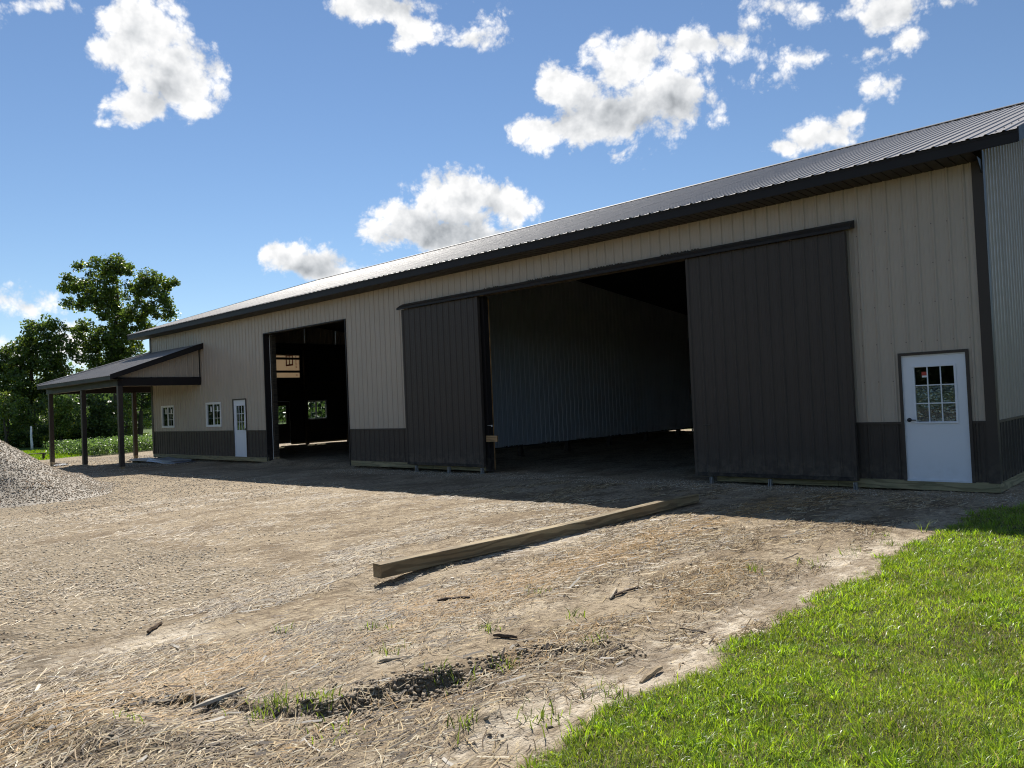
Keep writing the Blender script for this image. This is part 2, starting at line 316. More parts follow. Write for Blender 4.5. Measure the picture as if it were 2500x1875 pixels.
# ------------------------------------------------------------------ ground
FUR=np.array([(-2.6,-12.2),(-2.15,-11.5),(-1.72,-11.35),(-1.35,-11.2),(-1.2,-10.95),(-1.16,-10.52),(-1.0,-10.04),(-.95,-9.61),(-.6,-9.2)])
def inside_barn(x,y): return sst(x,-31.2,-31.0)*sst(-x,.0,.15)*sst(y,.0,.3)*sst(-y,-18.3,-18.1)
def ground_z(x,y,fine=True):
    x=np.asarray(x,float); y=np.asarray(y,float)
    z=np.interp(x,[-90,-45,-34,-28,-22,-16,-8,0,5,30],[-.5,-.45,-.365,-.28,-.25,-.235,-.205,-.168,-.12,-.08])
    z=z+.05*(fbm(x*.25,y*.25,3)-.5)*sst(np.hypot(x,y),3,9)
    z=z+inside_barn(x,y)*(.10*sst(-x,14,16)+.12*sst(-x,27,30.5)*(.4+.9*fbm(x*1.3,y*1.3,17)))
    # cut bank left by the machine: ground drops on the camera's side of the line
    fx=np.interp(y,FUR[:,1],FUR[:,0])+.10*(fbm(y*3.1,y*0+2,11)-.5)+.05*(vnoise(y*14,x*0,12)-.5)
    w=sst(y,-12.3,-11.7)*sst(-y,8.9,9.5)*(.5+.5*sst(fbm(y*1.5,y*0+8,13),.35,.5)); jag=.5+.9*fbm(y*6,x*5,14)
    t=x-fx+.16*(fbm(x*11,y*11,15)-.5); step=sst(t,-.07,.08); prof=np.where(t<0,np.exp(-np.maximum(-t,0)/.3),1)*(1-step)*.045-step*np.exp(-np.maximum(t,0)/.5)*.05
    z=z+w*jag*prof
    # heaped dirt and straw at the lower left corner of the yard
    for cx,cy,r,h in ((-1.85,-12.05,.28,.07),(-2.3,-12.15,.3,.06),(-1.5,-11.75,.2,.05),(-.35,-10.6,.22,.05),(-1.05,-6.95,.35,.05),(-30.2,-3.25,.5,.13),(-27.6,-3.1,1.0,.06),(-21.7,.2,.5,.12),(-28.5,-3.6,1.4,.05),(-3.65,-8.95,.55,-.06)):
        z=z+h*np.exp(-((x-cx)**2+(y-cy)**2)/(r*r))*(.6+.8*vnoise(x*7,y*7,5))
    if fine:
        d=np.hypot(x-CAM[0],y-CAM[1]); k=np.clip(1.3-d/40,0.15,1)
        z=z+.045*(fbm(x*1.1,y*.7,21)-.5)*k+.022*(fbm(x*4,y*2.6,22)-.5)*k+.014*(fbm(x*13,y*9,23)-.5)*np.clip(1.2-d/16,0,1)
        z=z-.02*np.exp(-((x+3.55+.12*np.sin(y*.5))/.3)**2)*sst(-y,1,4)-.02*np.exp(-((x+.25)/.22)**2)*sst(-y,3,5)
    return z
def lawn_mask(x,y):
    e=.10+.16*(fbm(y*1.3,x*0+3,31)-.5)*2*.7+.34*(fbm(x*4,y*4,32)-.5)+.35*sst(y,-2.4,-.8)+.25*sst(-y,10.5,10.9)*(fbm(y*3,x*3,33)-.3)
    near=sst(x-e,-.05,.05)*sst(-y,-40,-20)
    far=sst(-(x+.62*y+43.4+1.2*(fbm(x*.5,y*.5,34)-.5)),0,.5)
    far2=sst(y,20.5,22)
    return np.clip(np.maximum(near,np.maximum(far,far2)),0,1)
def gravel_mask(x,y):
    a=sst(fbm(x*.9,y*.9,41)+.42*sst(-x,3.6,5.2)*sst(-y,8.6,10.2)-.05,.5,.72)*sst(-x,3.4,4.6)*sst(-y,7.0,9.5)
    b=.75*sst(-x,10,16)*sst(-y,2.5,5)*sst(fbm(x*.5,y*.5,43),.3,.6)
    pile=np.exp(-((x+20.6)**2+(y+9.0)**2)/30)
    strip=sst(y,-1.1-.5*fbm(x*1.2,y*0,44),-.4)*sst(-y,-.7,-.3)*sst(fbm(x*2,y*2,45),.25,.5)*sst(x,-17.5,-16)
    pad=.85*sst(-x,27,30)*sst(y,-3.2,-1.5)
    return np.clip(np.maximum.reduce([a,b,pile,strip,pad]),0,1)
def build_ground():
    # polar mesh, dense where the yard shows, reaching the horizon all round
    c0=np.array([2.6,-14.3]); yaw=math.radians(90)+YAW
    rr=np.concatenate([np.arange(.0,2.0,.25),2.0*np.exp(np.arange(0,math.log(9),.0048)),18*np.exp(np.arange(0,math.log(4.2),.012)),75*np.exp(np.arange(0,math.log(40),.09)),[3200]])
    rr[0]=.02
    ang=np.concatenate([np.radians(np.arange(-48,48,.19)),np.radians(np.linspace(48,312,90)[:-1])])+yaw
    A,R=np.meshgrid(ang,rr); X=c0[0]+R*np.cos(A); Y=c0[1]+R*np.sin(A)
    Z=ground_z(X,Y)-np.clip(R-400,0,None)*.0
    V=np.stack([X,Y,Z],-1).reshape(-1,3); nr,na=X.shape
    i=np.arange(nr-1)[:,None]*na; j=np.arange(na)[None,:]; jn=(j+1)%na
    F=np.stack([i+j,i+na+j,i+na+jn,i+jn],-1).reshape(-1,4)
    me=mesh('ground',V,F,smooth=True)
    x,y=V[:,0],V[:,1]
    for nm,val in (('lawn',lawn_mask(x,y)),('gravel',gravel_mask(x,y)),
        ('orange',np.clip(np.exp(-((x+2.45+.25*np.sin(y*.9))/.42)**2)*sst(-y,5.2,6.5)+.8*np.exp(-((x+.85)/.3)**2)*sst(-y,6.5,8)*sst(y,-9.6,-8.8)+.7*np.exp(-((x+1.1)/.45)**2)*sst(-y,6,7)*sst(y,-8,-7),0,1)*sst(fbm(x*1.6,y*.9,51),.3,.62)),
        ('pale',np.clip(np.exp(-((x+3.5+.12*np.sin(y*.5))/.36)**2)+np.exp(-((x+.18)/.33)**2)+.7*np.exp(-((x+1.75)/.2)**2),0,1)*sst(fbm(x*1.1,y*.5,52),.3,.55)*sst(-y,3.0,5.5)),
        ('dark',np.clip(sst(x-np.interp(y,FUR[:,1],FUR[:,0]),-.08,.0)*np.exp(-np.clip(x-np.interp(y,FUR[:,1],FUR[:,0]),0,9)/.24)*sst(y,-12.3,-11.7)*sst(-y,9,9.6)+.9*sst(-y,11.3,11.9)*sst(-x,.5,1.0)*sst(fbm(x*2.5,y*2.5,19),.38,.55),0,1)),
        ('field',sst(-(x+.62*y+41.0),0,1)*sst(y,1.0,2.4))):
        a=me.attributes.new(nm,'FLOAT','POINT'); a.data.foreach_set('value',np.ascontiguousarray(val,dtype=np.float32))
    o=new_obj('ground',me,'ground'); tag(o,'bare tan dirt yard littered with straw and gravel around the barn',kind='structure'); return o
def m_ground():
    t=NT('ground'); P=t.coord(False)
    def nz(s,d=5,r=.6,st=None): return t.noise(s,d,r,vec=P,stretch=st)
    big=nz(.35,4,.55); mid=nz(1.6,5,.6,(1,.45,1)); fine=nz(14,6,.65,(1,.6,1)); vf=nz(70,4,.7); 
    lit=nz(26,5,.75,(1.0,.35,1)); lit2=nz(34,5,.75,(.4,1,1))
    dirt=t.mix(t.ramp(mid,.32,.68),(.47,.385,.27),(.235,.175,.11)); dirt=t.mix(t.ramp(big,.35,.65),dirt,(.36,.285,.19))
    dirt=t.mix(t.math('MULTIPLY',t.ramp(fine,.42,.72),.7),dirt,(.11,.08,.048))
    pale=t.mix(t.ramp(fine,.35,.7),(.64,.56,.44),(.44,.365,.265))
    c=t.mix(t.math('MULTIPLY',t.attr('pale',True),t.ramp(mid,.25,.55)),dirt,pale)
    om=t.math('MULTIPLY',t.attr('orange',True),t.ramp(lit,.3,.6)); c=t.mix(t.math('MULTIPLY',om,.55),c,(.34,.24,.125))
    # matted straw flecks, light and dark
    c=t.mix(t.math('MULTIPLY',t.ramp(lit,.56,.64),.8),c,(.62,.50,.31)); c=t.mix(t.math('MULTIPLY',t.ramp(lit2,.54,.63),.75),c,(.075,.05,.03))
    c=t.mix(t.math('MULTIPLY',t.ramp(lit2,.30,.42),.0),c,(.5,.4,.3))
    vr=t.N('TexVoronoi'); vr.inputs['Scale'].default_value=24; t.L(P,vr.inputs['Vector'])
    vr2=t.N('TexVoronoi'); vr2.inputs['Scale'].default_value=52; t.L(P,vr2.inputs['Vector'])
    hsv=t.N('SeparateColor'); t.L(vr.outputs['Color'],hsv.inputs[0])
    gcol=t.mix(hsv.outputs[0],(.36,.30,.22),(.62,.535,.415)); gcol=t.mix(t.ramp(vr.outputs['Distance'],.2,.55),gcol,(.28,.225,.15))
    mat_=t.ramp(t.math('ADD',nz(1.1,5,.65,(1.5,.8,1)),t.math('MULTIPLY',fine,.25)),.60,.74); c=t.mix(t.math('MULTIPLY',mat_,.6),c,(.15,.105,.062))
    gm=t.math('MULTIPLY',t.attr('gravel',True),t.ramp(t.math('ADD',mid,t.math('MULTIPLY',fine,.4)),.35,.75)); c=t.mix(t.math('MULTIPLY',gm,.85),c,gcol)
    c=t.mix(t.math('MULTIPLY',t.attr('dark',True),.85),c,t.mix(fine,(.05,.038,.025),(.17,.13,.085)))
    gn=nz(.8,4,.6); gr=t.mix(t.ramp(gn,.3,.7),(.075,.13,.018),(.115,.17,.03)); gr=t.mix(t.math('MULTIPLY',t.ramp(nz(30,4,.7),.5,.75),.5),gr,(.04,.06,.012))
    sp=t.N('SeparateXYZ'); t.L(P,sp.inputs[0]); nearby=t.ramp(sp.outputs[0],-20,-10)
    gr=t.mix(nearby,gr,t.mix(fine,(.045,.06,.015),(.11,.09,.05)))
    c=t.mix(t.attr('lawn',True),c,gr); c=t.mix(t.math('MULTIPLY',t.attr('field',True),.9),c,t.mix(t.ramp(nz(2.5,5,.7),.35,.65),(.03,.055,.012),(.10,.16,.035)))
    h=t.math('ADD',t.math('MULTIPLY',fine,.8),t.math('MULTIPLY',vf,.25)); h=t.math('ADD',h,t.math('MULTIPLY',lit,.7)); h=t.math('SUBTRACT',h,t.math('MULTIPLY',t.math('MULTIPLY',vr.outputs['Distance'],gm),.9))
    t.out(t.pbsdf(c,.92,spec=.18,normal=t.bump(h,.9,.045)))
m_ground(); build_ground()

# ------------------------------------------------------------------ the barn
L_,D_,H_,W_=31.16,18.3,4.915,.93            # length, depth, eave height, wainscot height
RIB=.2286; SHEET=.9144
def zroof(y): return 5.125+(np.minimum(y,D_-y)+.61)/3.0
barn=empty('pole_barn',(-15.5,9,-.2)); BARN_OFF=Vector(barn.location)
tag(barn,'long tan and brown steel pole barn with open sliding doors and a corner porch','barn')
class _P: pass
def parent_keep(o,p):
    o.parent=p; o.matrix_parent_inverse=Matrix.Translation(-Vector(BARN_OFF)) if p is barn else Matrix.Identity(4); return o
def B(mb,name,mat,par=None,loc=None,smooth=False):     # build a part in world coordinates under the barn
    o=mb.build(name,mat,None,loc,smooth); parent_keep(o,par or barn); return o
def bbox(name,mat,x0,x1,y0,y1,z0,z1,b=0,par=None): return B(MB().box(x0,x1,y0,y1,z0,z1,b),name,mat,par)
def rib_sheet(ua,ub,rib0,zlo,zhi,openings,place,lap=0.,breaks=(),hh=.019,rnd=False):
    f0=zlo if callable(zlo) else (lambda u:zlo); f1=zhi if callable(zhi) else (lambda u:zhi)
    P={}
    def hgt(u):
        d=abs((u-rib0+RIB/2)%RIB-RIB/2)
        if rnd:
            return lap+(hh*.5*(1+math.cos(math.pi*min(1,max(0,d-.006)/.026))) if d<.032 else .004*.5*(1+math.cos(math.pi*(d-.0762)/.022)) if abs(d-.0762)<.022 else 0)
        return lap+(hh if d<=.010 else hh*(.026-d)/.016 if d<.026 else (.0035 if abs(d-.0762)<.006 else 0))
    k0=math.floor((ua-rib0)/RIB)-1; us={ua,ub}
    for k in range(k0,k0+int((ub-ua)/RIB)+4):
        c=rib0+k*RIB
        for o in ((-.032,-.029,-.025,-.021,-.017,-.012,-.008,-.004,.004,.008,.012,.017,.021,.025,.029,.032,.0542,.062,.069,.0762,.083,.091,.0982,-.0542,-.062,-.069,-.0762,-.083,-.091,-.0982) if rnd else (-.026,-.010,.010,.026,.066,.071,.081,.0865,-.066,-.071,-.081,-.0865)):
            if ua<c+o<ub: us.add(c+o)
    for o in openings:
        for u in o[:2]:
            if ua<u<ub: us.add(u)
    for u in breaks:
        if ua<u<ub: us.add(u)
    us=sorted(us); m=MB()
    if rnd:
        for u in us: m.V+=[place(u,hgt(u),f0(u)),place(u,hgt(u),f1(u))]
        m.F=[(2*i,2*i+2,2*i+3,2*i+1) for i in range(len(us)-1)]
        return m
    for a,b in zip(us[:-1],us[1:]):
        if b-a<1e-5: continue
        mid=(a+b)/2; iv=[((f0(a),f0(b)),(f1(a),f1(b)))]
        for (u0,u1,z0,z1) in openings:
            if not(u0<mid<u1): continue
            new=[]
            for lo,hi in iv:
                if z1<=max(lo) or z0>=min(hi): new.append((lo,hi)); continue
                if z0>max(lo): new.append((lo,(z0,z0)))
                if z1<min(hi): new.append(((z1,z1),hi))
            iv=new
        for lo,hi in iv:
            if max(hi[0]-lo[0],hi[1]-lo[1])<1e-4: continue
            m.add([place(a,hgt(a),lo[0]),place(b,hgt(b),lo[1]),place(b,hgt(b),hi[1]),place(a,hgt(a),hi[0])],[(0,1,2,3)])
    return m
def wall(name,mat,place,ua,ub,rib0,zlo,zhi,openings=(),breaks=(),par=None,start=None,hh=.019,rnd=False):
    e=(start if start is not None else rib0); k=math.floor((ua-e)/SHEET); out=[]
    while e+k*SHEET<ub-1e-6:
        a=max(ua,e+k*SHEET); b=min(ub,e+(k+1)*SHEET)
        if b-a>.004:
            m=rib_sheet(a,b,rib0,zlo,zhi,openings,place,lap=.0015*(k%2),breaks=breaks,hh=hh,rnd=rnd)
            if m.V: out.append(B(m,name,mat,par,smooth=rnd))
        k+=1
    return out
def cut(lst,a,b): return lst
# openings in the front wall: (x0,x1,z0,z1)
BAY=(-21.60,-16.78,-1,4.235); BIG=(-10.86,-4.70,-1,4.24); DR=(-1.285,-.355,-1,2.03); DL=(-23.92,-23.02,-1,2.045); W1=(-30.15,-28.96,1.09,2.005); W2=(-26.09,-24.89,1.09,2.015)
FO=[BAY,BIG,DR,DL,W1,W2]
pf=lambda u,h,z:(u,-h,z); pr=lambda u,h,z:(h,u,z); pl=lambda u,h,z:(-L_-h,u,z); pb=lambda u,h,z:(u,D_+h,z)
wall('siding_panel','tan_steel',pf,-L_+.02,-.02,-.25,W_+.012,H_+.02,FO)
wall('wainscot_panel','brown_steel',pf,-L_+.02,-.02,-.25,.0,W_-.02,FO)
def strip_x(name,mat,z0,z1,y0,y1,xa,xb,cuts):
    xs=xa
    for c in sorted([c for c in cuts if c[2]<z0<c[3]])+[(xb,xb)]:
        if c[0]-xs>.02: bbox(name,mat,xs,c[0],y0,y1,z0,z1)
        xs=c[1]
strip_x('wainscot_trim','brown_steel',W_-.025,W_+.015,-.026,.0,-L_+.1,-.13,[(c[0]-.05,c[1]+.05,c[2],c[3]) for c in FO]+[(-14.0,-1.95,-1,3)])
top=lambda y:float(zroof(y))-.03
END=[(7.47,8.685,1.09,2.06),(5.60,6.58,-1,2.06),(4.2,7.20,3.21,4.325)]
wall('gable_panel','tan_steel',pr,.02,D_-.02,.25,W_+.012,top,breaks=(D_/2,)); wall('gable_wainscot_panel','brown_steel',pr,.02,D_-.02,.25,0.,W_-.02)
bbox('wainscot_trim','brown_steel',0,.026,.13,D_,W_-.025,W_+.015)
wall('gable_panel','tan_steel',pl,.02,D_-.02,.25,W_+.012,top,END,breaks=(D_/2,)); wall('gable_wainscot_panel','brown_steel',pl,.02,D_-.02,.25,0.,W_-.02,END)
wall('rear_panel','tan_steel',pb,-L_,0,-.25,0.,H_+.1)
# corner trims
for x0,x1 in ((-.13,.024),(-L_-.024,-L_+.13)):
    m=MB(); m.extrude([(x0,-.024),(x1,-.024),(x1,.13) if x1>0 else (x1,.02),(x1-.006,.13) if x1>0 else (x1-.0,.02),(x1-.006,-.018) if x1>0 else (x1,-.018),(x0,-.018)] if x1>0 else [(x0,-.024),(x1,-.024),(x1,-.018),(x0+.006,-.018),(x0+.006,.13),(x0,.13)],'z',-.012,H_+.16 if x1>0 else H_)
    B(m,'corner_trim','brown_steel')
# skirt boards (treated planks under the steel)
for a,b in ((-L_,-26.2),(-26.195,BAY[0]+.02),(BAY[1]-.02,-13.0),(-12.995,BIG[0]),(BIG[1],-2.4),(-2.395,.012)):
    bbox('skirt_board','treated_wood',a,b,-.012 if b>-26.3 or 1 else 0,.03,-.152,-.002,.003)
for a,b in ((.05,4.2),(4.205,8.4),(8.405,13),(13.005,D_)): bbox('skirt_board','treated_wood_y',-.026,.012,a-.02 if a<.1 else a,b,-.152,-.002,.003)
for a,b in ((.05,5.58),(6.6,12.2),(12.205,D_)): bbox('skirt_board','treated_wood_y',-L_-.012,-L_+.03,a,b,-.075,-.002,.003)
bbox('skirt_board','treated_wood',-L_,-14.2,D_-.03,D_+.01,-.06,-.002); bbox('skirt_board','treated_wood',-14.2,0,D_-.03,D_+.01,-.15,-.002)
# eave: fascia, soffit, roof
XR,XL=.59,-L_-.75
bbox('fascia','dark_trim',XL,XR,-.635,-.615,4.925,5.10,.003)
bbox('fascia_drip','dark_trim',XL,XR,-.645,-.6355,5.07,5.105)
k=0; x=XR-.6
def soffit_sheet(x0,x1):
    m=MB(); n=max(1,round((x1-x0)/.1524)); us=[]
    for i in range(n):
        a=x0+(x1-x0)*i/n; b=x0+(x1-x0)*(i+1)/n; us+=[(a,0),(a+.006,.012),(a+.018,.012),(a+.024,0)]
    us.append((x1,0))
    for (a,ha),(b,hb) in zip(us[:-1],us[1:]): m.add([(a,-.614,4.935+ha),(b,-.614,4.935+hb),(b,-.0,4.925+hb),(a,-.0,4.925+ha)],[(3,2,1,0)])
    return m
xs=np.append(np.arange(XL,-.0,SHEET),0.0)
for a,b in zip(xs[:-1],xs[1:]): B(soffit_sheet(a,b),'soffit_panel','dark_trim')
proof=lambda u,h,y:(u,y-.316*h,float(5.125+(y+.61)/3+.949*h))
pback=lambda u,h,y:(u,D_-y+.316*h,float(5.125+(y+.61)/3+.949*h))
wall('roof_panel','roof_steel',proof,XL,XR,-.25,-.675,D_/2,hh=.019,rnd=True)
wall('roof_panel','roof_steel',pback,XL,XR,-.25,-.675,D_/2)
zr=float(zroof(D_/2)); m=MB()
m.extrude([(D_/2-.18,zr-.02),(D_/2-.16,zr+.005),(D_/2,zr+.06),(D_/2+.16,zr+.005),(D_/2+.18,zr-.02),(D_/2,zr+.045)],'x',XL,XR); B(m,'ridge_cap','roof_steel')
for x0,x1 in ((XR,XR+.02),(XL-.02,XL)):
    for s in (0,1):
        P=[(-.645,4.925),(-.645,5.105+.03),(D_/2,zr+.05),(D_/2,zr-.17)]
        if s: P=[(D_-y,z) for y,z in P]
        B(MB().extrude(P,'x',x0,x1),'rake_trim','dark_trim')
for a,b in ((0.026,XR),(XL,-L_-.026)):
    for s in (0,1):
        P=[(-.61,4.94),(D_/2,zr-.15),(D_/2,zr-.13),(-.61,4.96)]
        if s: P=[(D_-y,z) for y,z in P]
        B(MB().extrude(P,'x',a,b),'rake_soffit','dark_trim')
B(MB().extrude([(-.30,4.93),(-.012,4.93),(-.012,4.72)],'x',-.006,.010),'soffit_return','galvanized').data.materials[0]=MAT['dark_trim']
# screws of the steel sheets
m=MB()
def screw_front(x,z): m.box(x-.007,x+.007,-.010,0.001,z-.007,z+.007)
for r in range(6):
    z=4.093-.62*r
    for kk in range(0,9):
        x=-.25-RIB*kk-.030
        if x<-1.97: continue
        if DR[0]-.05<x<DR[1]+.05 and z<2.1: continue
        if z>1: screw_front(x,z)
for kk in range(0,60):
    for y in np.arange(-.45,9,.61): 
        p=proof(-.25-RIB*kk-.035 if kk else .3,.0,y); 
        if p[1]<5.5 and kk<34: m.box(p[0]-.008,p[0]+.008,p[1]-.008,p[1]+.008,p[2]-.004,p[2]+.012)
for kk in range(-1,136):
    p=proof(-.25-RIB*kk-.035,0,-.60); m.box(p[0]-.007,p[0]+.007,p[1]-.007,p[1]+.007,p[2]-.004,p[2]+.01)
o=B(m,'screws','screw_metal'); tag(o,kind='stuff')
# ceiling, liners, framing inside
def quad(name,mat,pts): return B(MB().add(pts,[(0,1,2,3)]),name,mat)
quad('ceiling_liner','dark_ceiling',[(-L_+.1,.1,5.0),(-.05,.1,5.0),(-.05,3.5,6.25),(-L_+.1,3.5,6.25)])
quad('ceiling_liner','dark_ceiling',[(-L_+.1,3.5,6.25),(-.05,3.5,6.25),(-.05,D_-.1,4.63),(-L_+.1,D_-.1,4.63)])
def flat_wall(place,ua,ub,z0,z1,ops):
    return rib_sheet(ua,ub,ua,z0,z1,ops,lambda u,h,z:place(u,0,z))
B(flat_wall(lambda u,h,z:(-L_+.06,u,z),.05,D_-.05,.0,4.9,END),'backing_sheet','shade_backing')  # backing sheets added behind the steel; interior shade is put into their colour
B(flat_wall(lambda u,h,z:(u,.06,z),-L_+.05,-14.2,.0,4.9,FO),'backing_sheet','shade_backing')
B(flat_wall(lambda u,h,z:(u,D_-.06,z),-L_+.05,-.05,.0,4.75,[]),'backing_sheet','shade_backing')
B(flat_wall(lambda u,h,z:(-.06,u,z),.05,D_-.05,.0,4.8,[]),'backing_sheet','shade_backing')
PX=-14.2
wall('liner_panel','liner_steel',lambda u,h,z:(PX+h,u,z),.32,D_-.07,.32,.13,lambda y:4.963+.3677*y if y<3.5 else 6.25-.1102*(y-3.5),breaks=(3.5,))
for y in np.arange(2.4,D_,2.44): bbox('wall_post','framing_dark',PX-.16,PX-.02,y-.07,y+.07,-.4,4.8)
bbox('partition_sill','framing_dark',PX-.02,PX+.001,.32,D_-.1,.09,.16)
for y in (.2,2.5,4.95,7.40,9.85,12.3,14.7,17.2): bbox('wall_post','post_wood',-L_+.10,-L_+.24,y-.07,y+.07,-.4,4.8).data.materials[0]=MAT['framing_dark']
for z in (2.30,2.90,3.50,4.14,4.72):
    for a,b in ((.1,4.88),(5.02,7.33),(7.47,9.78),(9.92,D_-.1)): bbox('wall_girt','framing_dark',-L_+.07,-L_+.11,a,b,z-.055,z+.055)
for z in (.55,):
    for a,b in ((.1,5.5),(7.47,D_-.1)): bbox('wall_girt','framing_dark',-L_+.07,-L_+.11,a,b,z-.07,z+.07)
# house wrap stretched over the upper end-wall opening, with its red print
o=quad('house_wrap_sheet','house_wrap',[(-L_+.03,4.15,3.17),(-L_+.03,7.25,3.17),(-L_+.03,7.25,4.37),(-L_+.03,4.15,4.37)])
m=MB(); xw=-L_+.034
def ink(y0,y1,z0,z1,sk=0): m.add([(xw,y0,z0),(xw,y1,z0+sk),(xw,y1,z1+sk),(xw,y0,z1)],[(0,1,2,3)])
ink(6.44,6.50,3.80,4.33); ink(6.62,6.665,3.84,4.33); ink(6.79,6.84,3.86,4.33); ink(6.44,6.84,3.76,3.84,.05); ink(6.44,6.84,4.24,4.29,.02)
for q in range(9): ink(6.98,7.03,3.68+q*.07,3.72+q*.07)
ink(7.0,7.06,3.30,3.36)
B(m,'red_print','red_ink')
# ---- windows and walk doors: local frame x along wall, -y outwards, z up
def window(name,loc,rz,w,h,inside=False):
    m=MB(); f=.055
    m.box(0,w,-.035,.05,0,f,.004).box(0,w,-.035,.05,h-f,h,.004).box(0,f,-.035,.05,f,h-f).box(w-f,w,-.035,.05,f,h-f).box(w/2-.022,w/2+.022,-.028,.045,f,h-f)
    o=m.build(name,'white_vinyl'); o.location=loc; o.rotation_euler[2]=rz; parent_keep(o,barn)
    for i in (0,1):
        a=f+.002 if i==0 else w/2+.024; b=w/2-.024 if i==0 else w-f-.002; y=.012 if i==0 else -.008
        MB().box(a,b,y-.002,y+.002,f+.002,h-f-.002).build('pane','glass',o)
        g=MB(); s=.028 if i else .02
        g.box(a,b,y-.012,y-.003,f,f+s).box(a,b,y-.012,y-.003,h-f-s,h-f).box(a,a+s,y-.012,y-.003,f+s,h-f-s).box(b-s,b,y-.012,y-.003,f+s,h-f-s); g.build('sash','white_vinyl',o)
        g=MB(); c=(a+b)/2; y0=y; y=y+(-.011 if i else 0); g.box(c-.008,c+.008,y+.003,y+.008,f,h-f)
        for q in (1,2): zz=f+(h-2*f)*q/3; g.box(a,c-.009,y+.003,y+.008,zz-.008,zz+.008).box(c+.009,b,y+.003,y+.008,zz-.008,zz+.008)
        y=y0; g.build('muntin_grid','white_vinyl',o)
        MB().box(c-.005,c+.10,y-.0045,y-.003,h-f-.30,h-f-.10).build('sticker','sticker_white',o)
    return o
window('window',(W1[0],-.0,W1[2]),0,W1[1]-W1[0],W1[3]-W1[2]); window('window',(W2[0],-.0,W2[2]),0,W2[1]-W2[0],W2[3]-W2[2])
window('window',(-L_,END[0][1],END[0][2]),-math.pi/2,END[0][1]-END[0][0],END[0][3]-END[0][2])
def walk_door(loc,rz,w=.93,h=2.045,mat='white_paint',hside=0,film=False,gy=.165):
    x0,x1,z0,z1=.185,.755,.955,1.83
    m=MB(); j=.012
    m.box(j,x0,.005,.045,.02,h-.02).box(x1,w-j,.005,.045,.02,h-.02).box(x0,x1,.005,.045,.02,z0).box(x0,x1,.005,.045,z1,h-.02)
    o=m.build('walk_door',mat); o.location=loc; o.rotation_euler[2]=rz; parent_keep(o,barn)
    f=MB(); b=.032
    f.box(x0-b,x1+b,-.012,.004,z1,z1+b,.004).box(x0-b,x1+b,-.012,.004,z0-b,z0,.004).box(x0-b,x0,-.012,.004,z0,z1,.003).box(x1,x1+b,-.012,.004,z0,z1,.003); f.build('lite_frame',mat,o)
    g=MB(); W=(x1-x0)/3; Hh=(z1-z0)/3
    for q in (1,2): g.box(x0+W*q-.008,x0+W*q+.008,-.006,.008,z0,z1)
    for q in (1,2):
        for r in range(3): g.box(x0+W*r+(.0081 if r else 0),x0+W*(r+1)-(.0081 if r<2 else 0),-.006,.008,z0+Hh*q-.008,z0+Hh*q+.008)
    g.build('muntin_grid',mat,o)
    for r in range(3):
        for q in range(3): MB().box(x0+W*r+.0085,x0+W*(r+1)-.0085,.010,.014,z0+Hh*q+.0085,z0+Hh*(q+1)-.0085).build('pane','glass',o)
    if film:
        s=MB(); n=28
        for iy in range(n+1):
            for ix in range(n+1):
                u,v=ix/n,iy/n; s.V.append((x0+.004+(x1-x0-.008)*u,.028+.012*(vnoise(np.array(u*3.1+v*1.7),np.array(v*5.0),4)-.5)*1.0,z0+.004+(z1-z0-.3)*v*(1)))
        for iy in range(n):
            for ix in range(n): k=iy*(n+1)+ix; s.F.append((k,k+1,k+n+2,k+n+1))
        s.build('protective_film','protective_film',o,smooth=True)
        MB().box(x0+.105,x0+.18,.0075,.0095,z1-.155,z1-.075).build('sticker','sticker_red',o); MB().box(x0+.11,x0+.185,.006,.0075,z1-.165,z1-.135).build('sticker','sticker_white',o)
    hx=.075 if hside==0 else w-.075; s=1 if hside==0 else -1
    k=MB(); k.tube([(hx,.005,.985),(hx,-.010,.985)],.034,14).tube([(hx,-.010,.985),(hx,-.055,.985),(hx+.02*s,-.062,.985),(hx+.115*s,-.058,.982)],[.011,.011,.010,.008],8); k.build('door_handle','black_metal',o,smooth=True)
    t=MB(); t.box(-.045,.0,-.030,.05,-.0,h).box(w,w+.045,-.030,.05,-.0,h).box(-.045,w+.045,-.030,.05,h,h+.045); t.build('door_trim','brown_steel',o)
    t=MB(); t.box(0,j-.003,-.006,.06,.0,h-.001).box(w-j+.003,w,-.006,.06,0,h-.001).box(j,w-j,-.006,.06,h-.018,h-.001).box(0,w,-.02,.07,-.002,.018); t.build('door_frame','white_paint',o)
    return o
walk_door((DR[0],0,-.012),0,DR[1]-DR[0],2.03,film=True)
walk_door((DL[0],0,-.0),0,DL[1]-DL[0],2.035,hside=1)
walk_door((-L_,END[1][1]-.03,.0),-math.pi/2,.92,2.05,mat='brown_door_steel')
# ---- drive-through opening of the left bay
bbox('jamb_trim','dark_trim',BAY[0]-.03,BAY[0]+.012,-.03,.20,-.15,BAY[3]); bbox('jamb_trim','dark_trim',BAY[1]-.012,BAY[1]+.03,-.03,.20,-.15,BAY[3])
bbox('header_trim','dark_trim',BAY[0]-.03,BAY[1]+.03,-.03,.20,BAY[3]+.001,BAY[3]+.03)
bbox('weather_strip','white_vinyl',BAY[0]+.013,BAY[0]+.022,.185,.20,-.1,BAY[3]-.03)
bbox('jamb_post','post_wood',BAY[0]-.03,BAY[0]+.13,.205,.36,-.4,-.0)
bbox('jamb_post','framing_dark',BAY[0]-.03,BAY[0]+.13,.205,.36,.0,4.2)
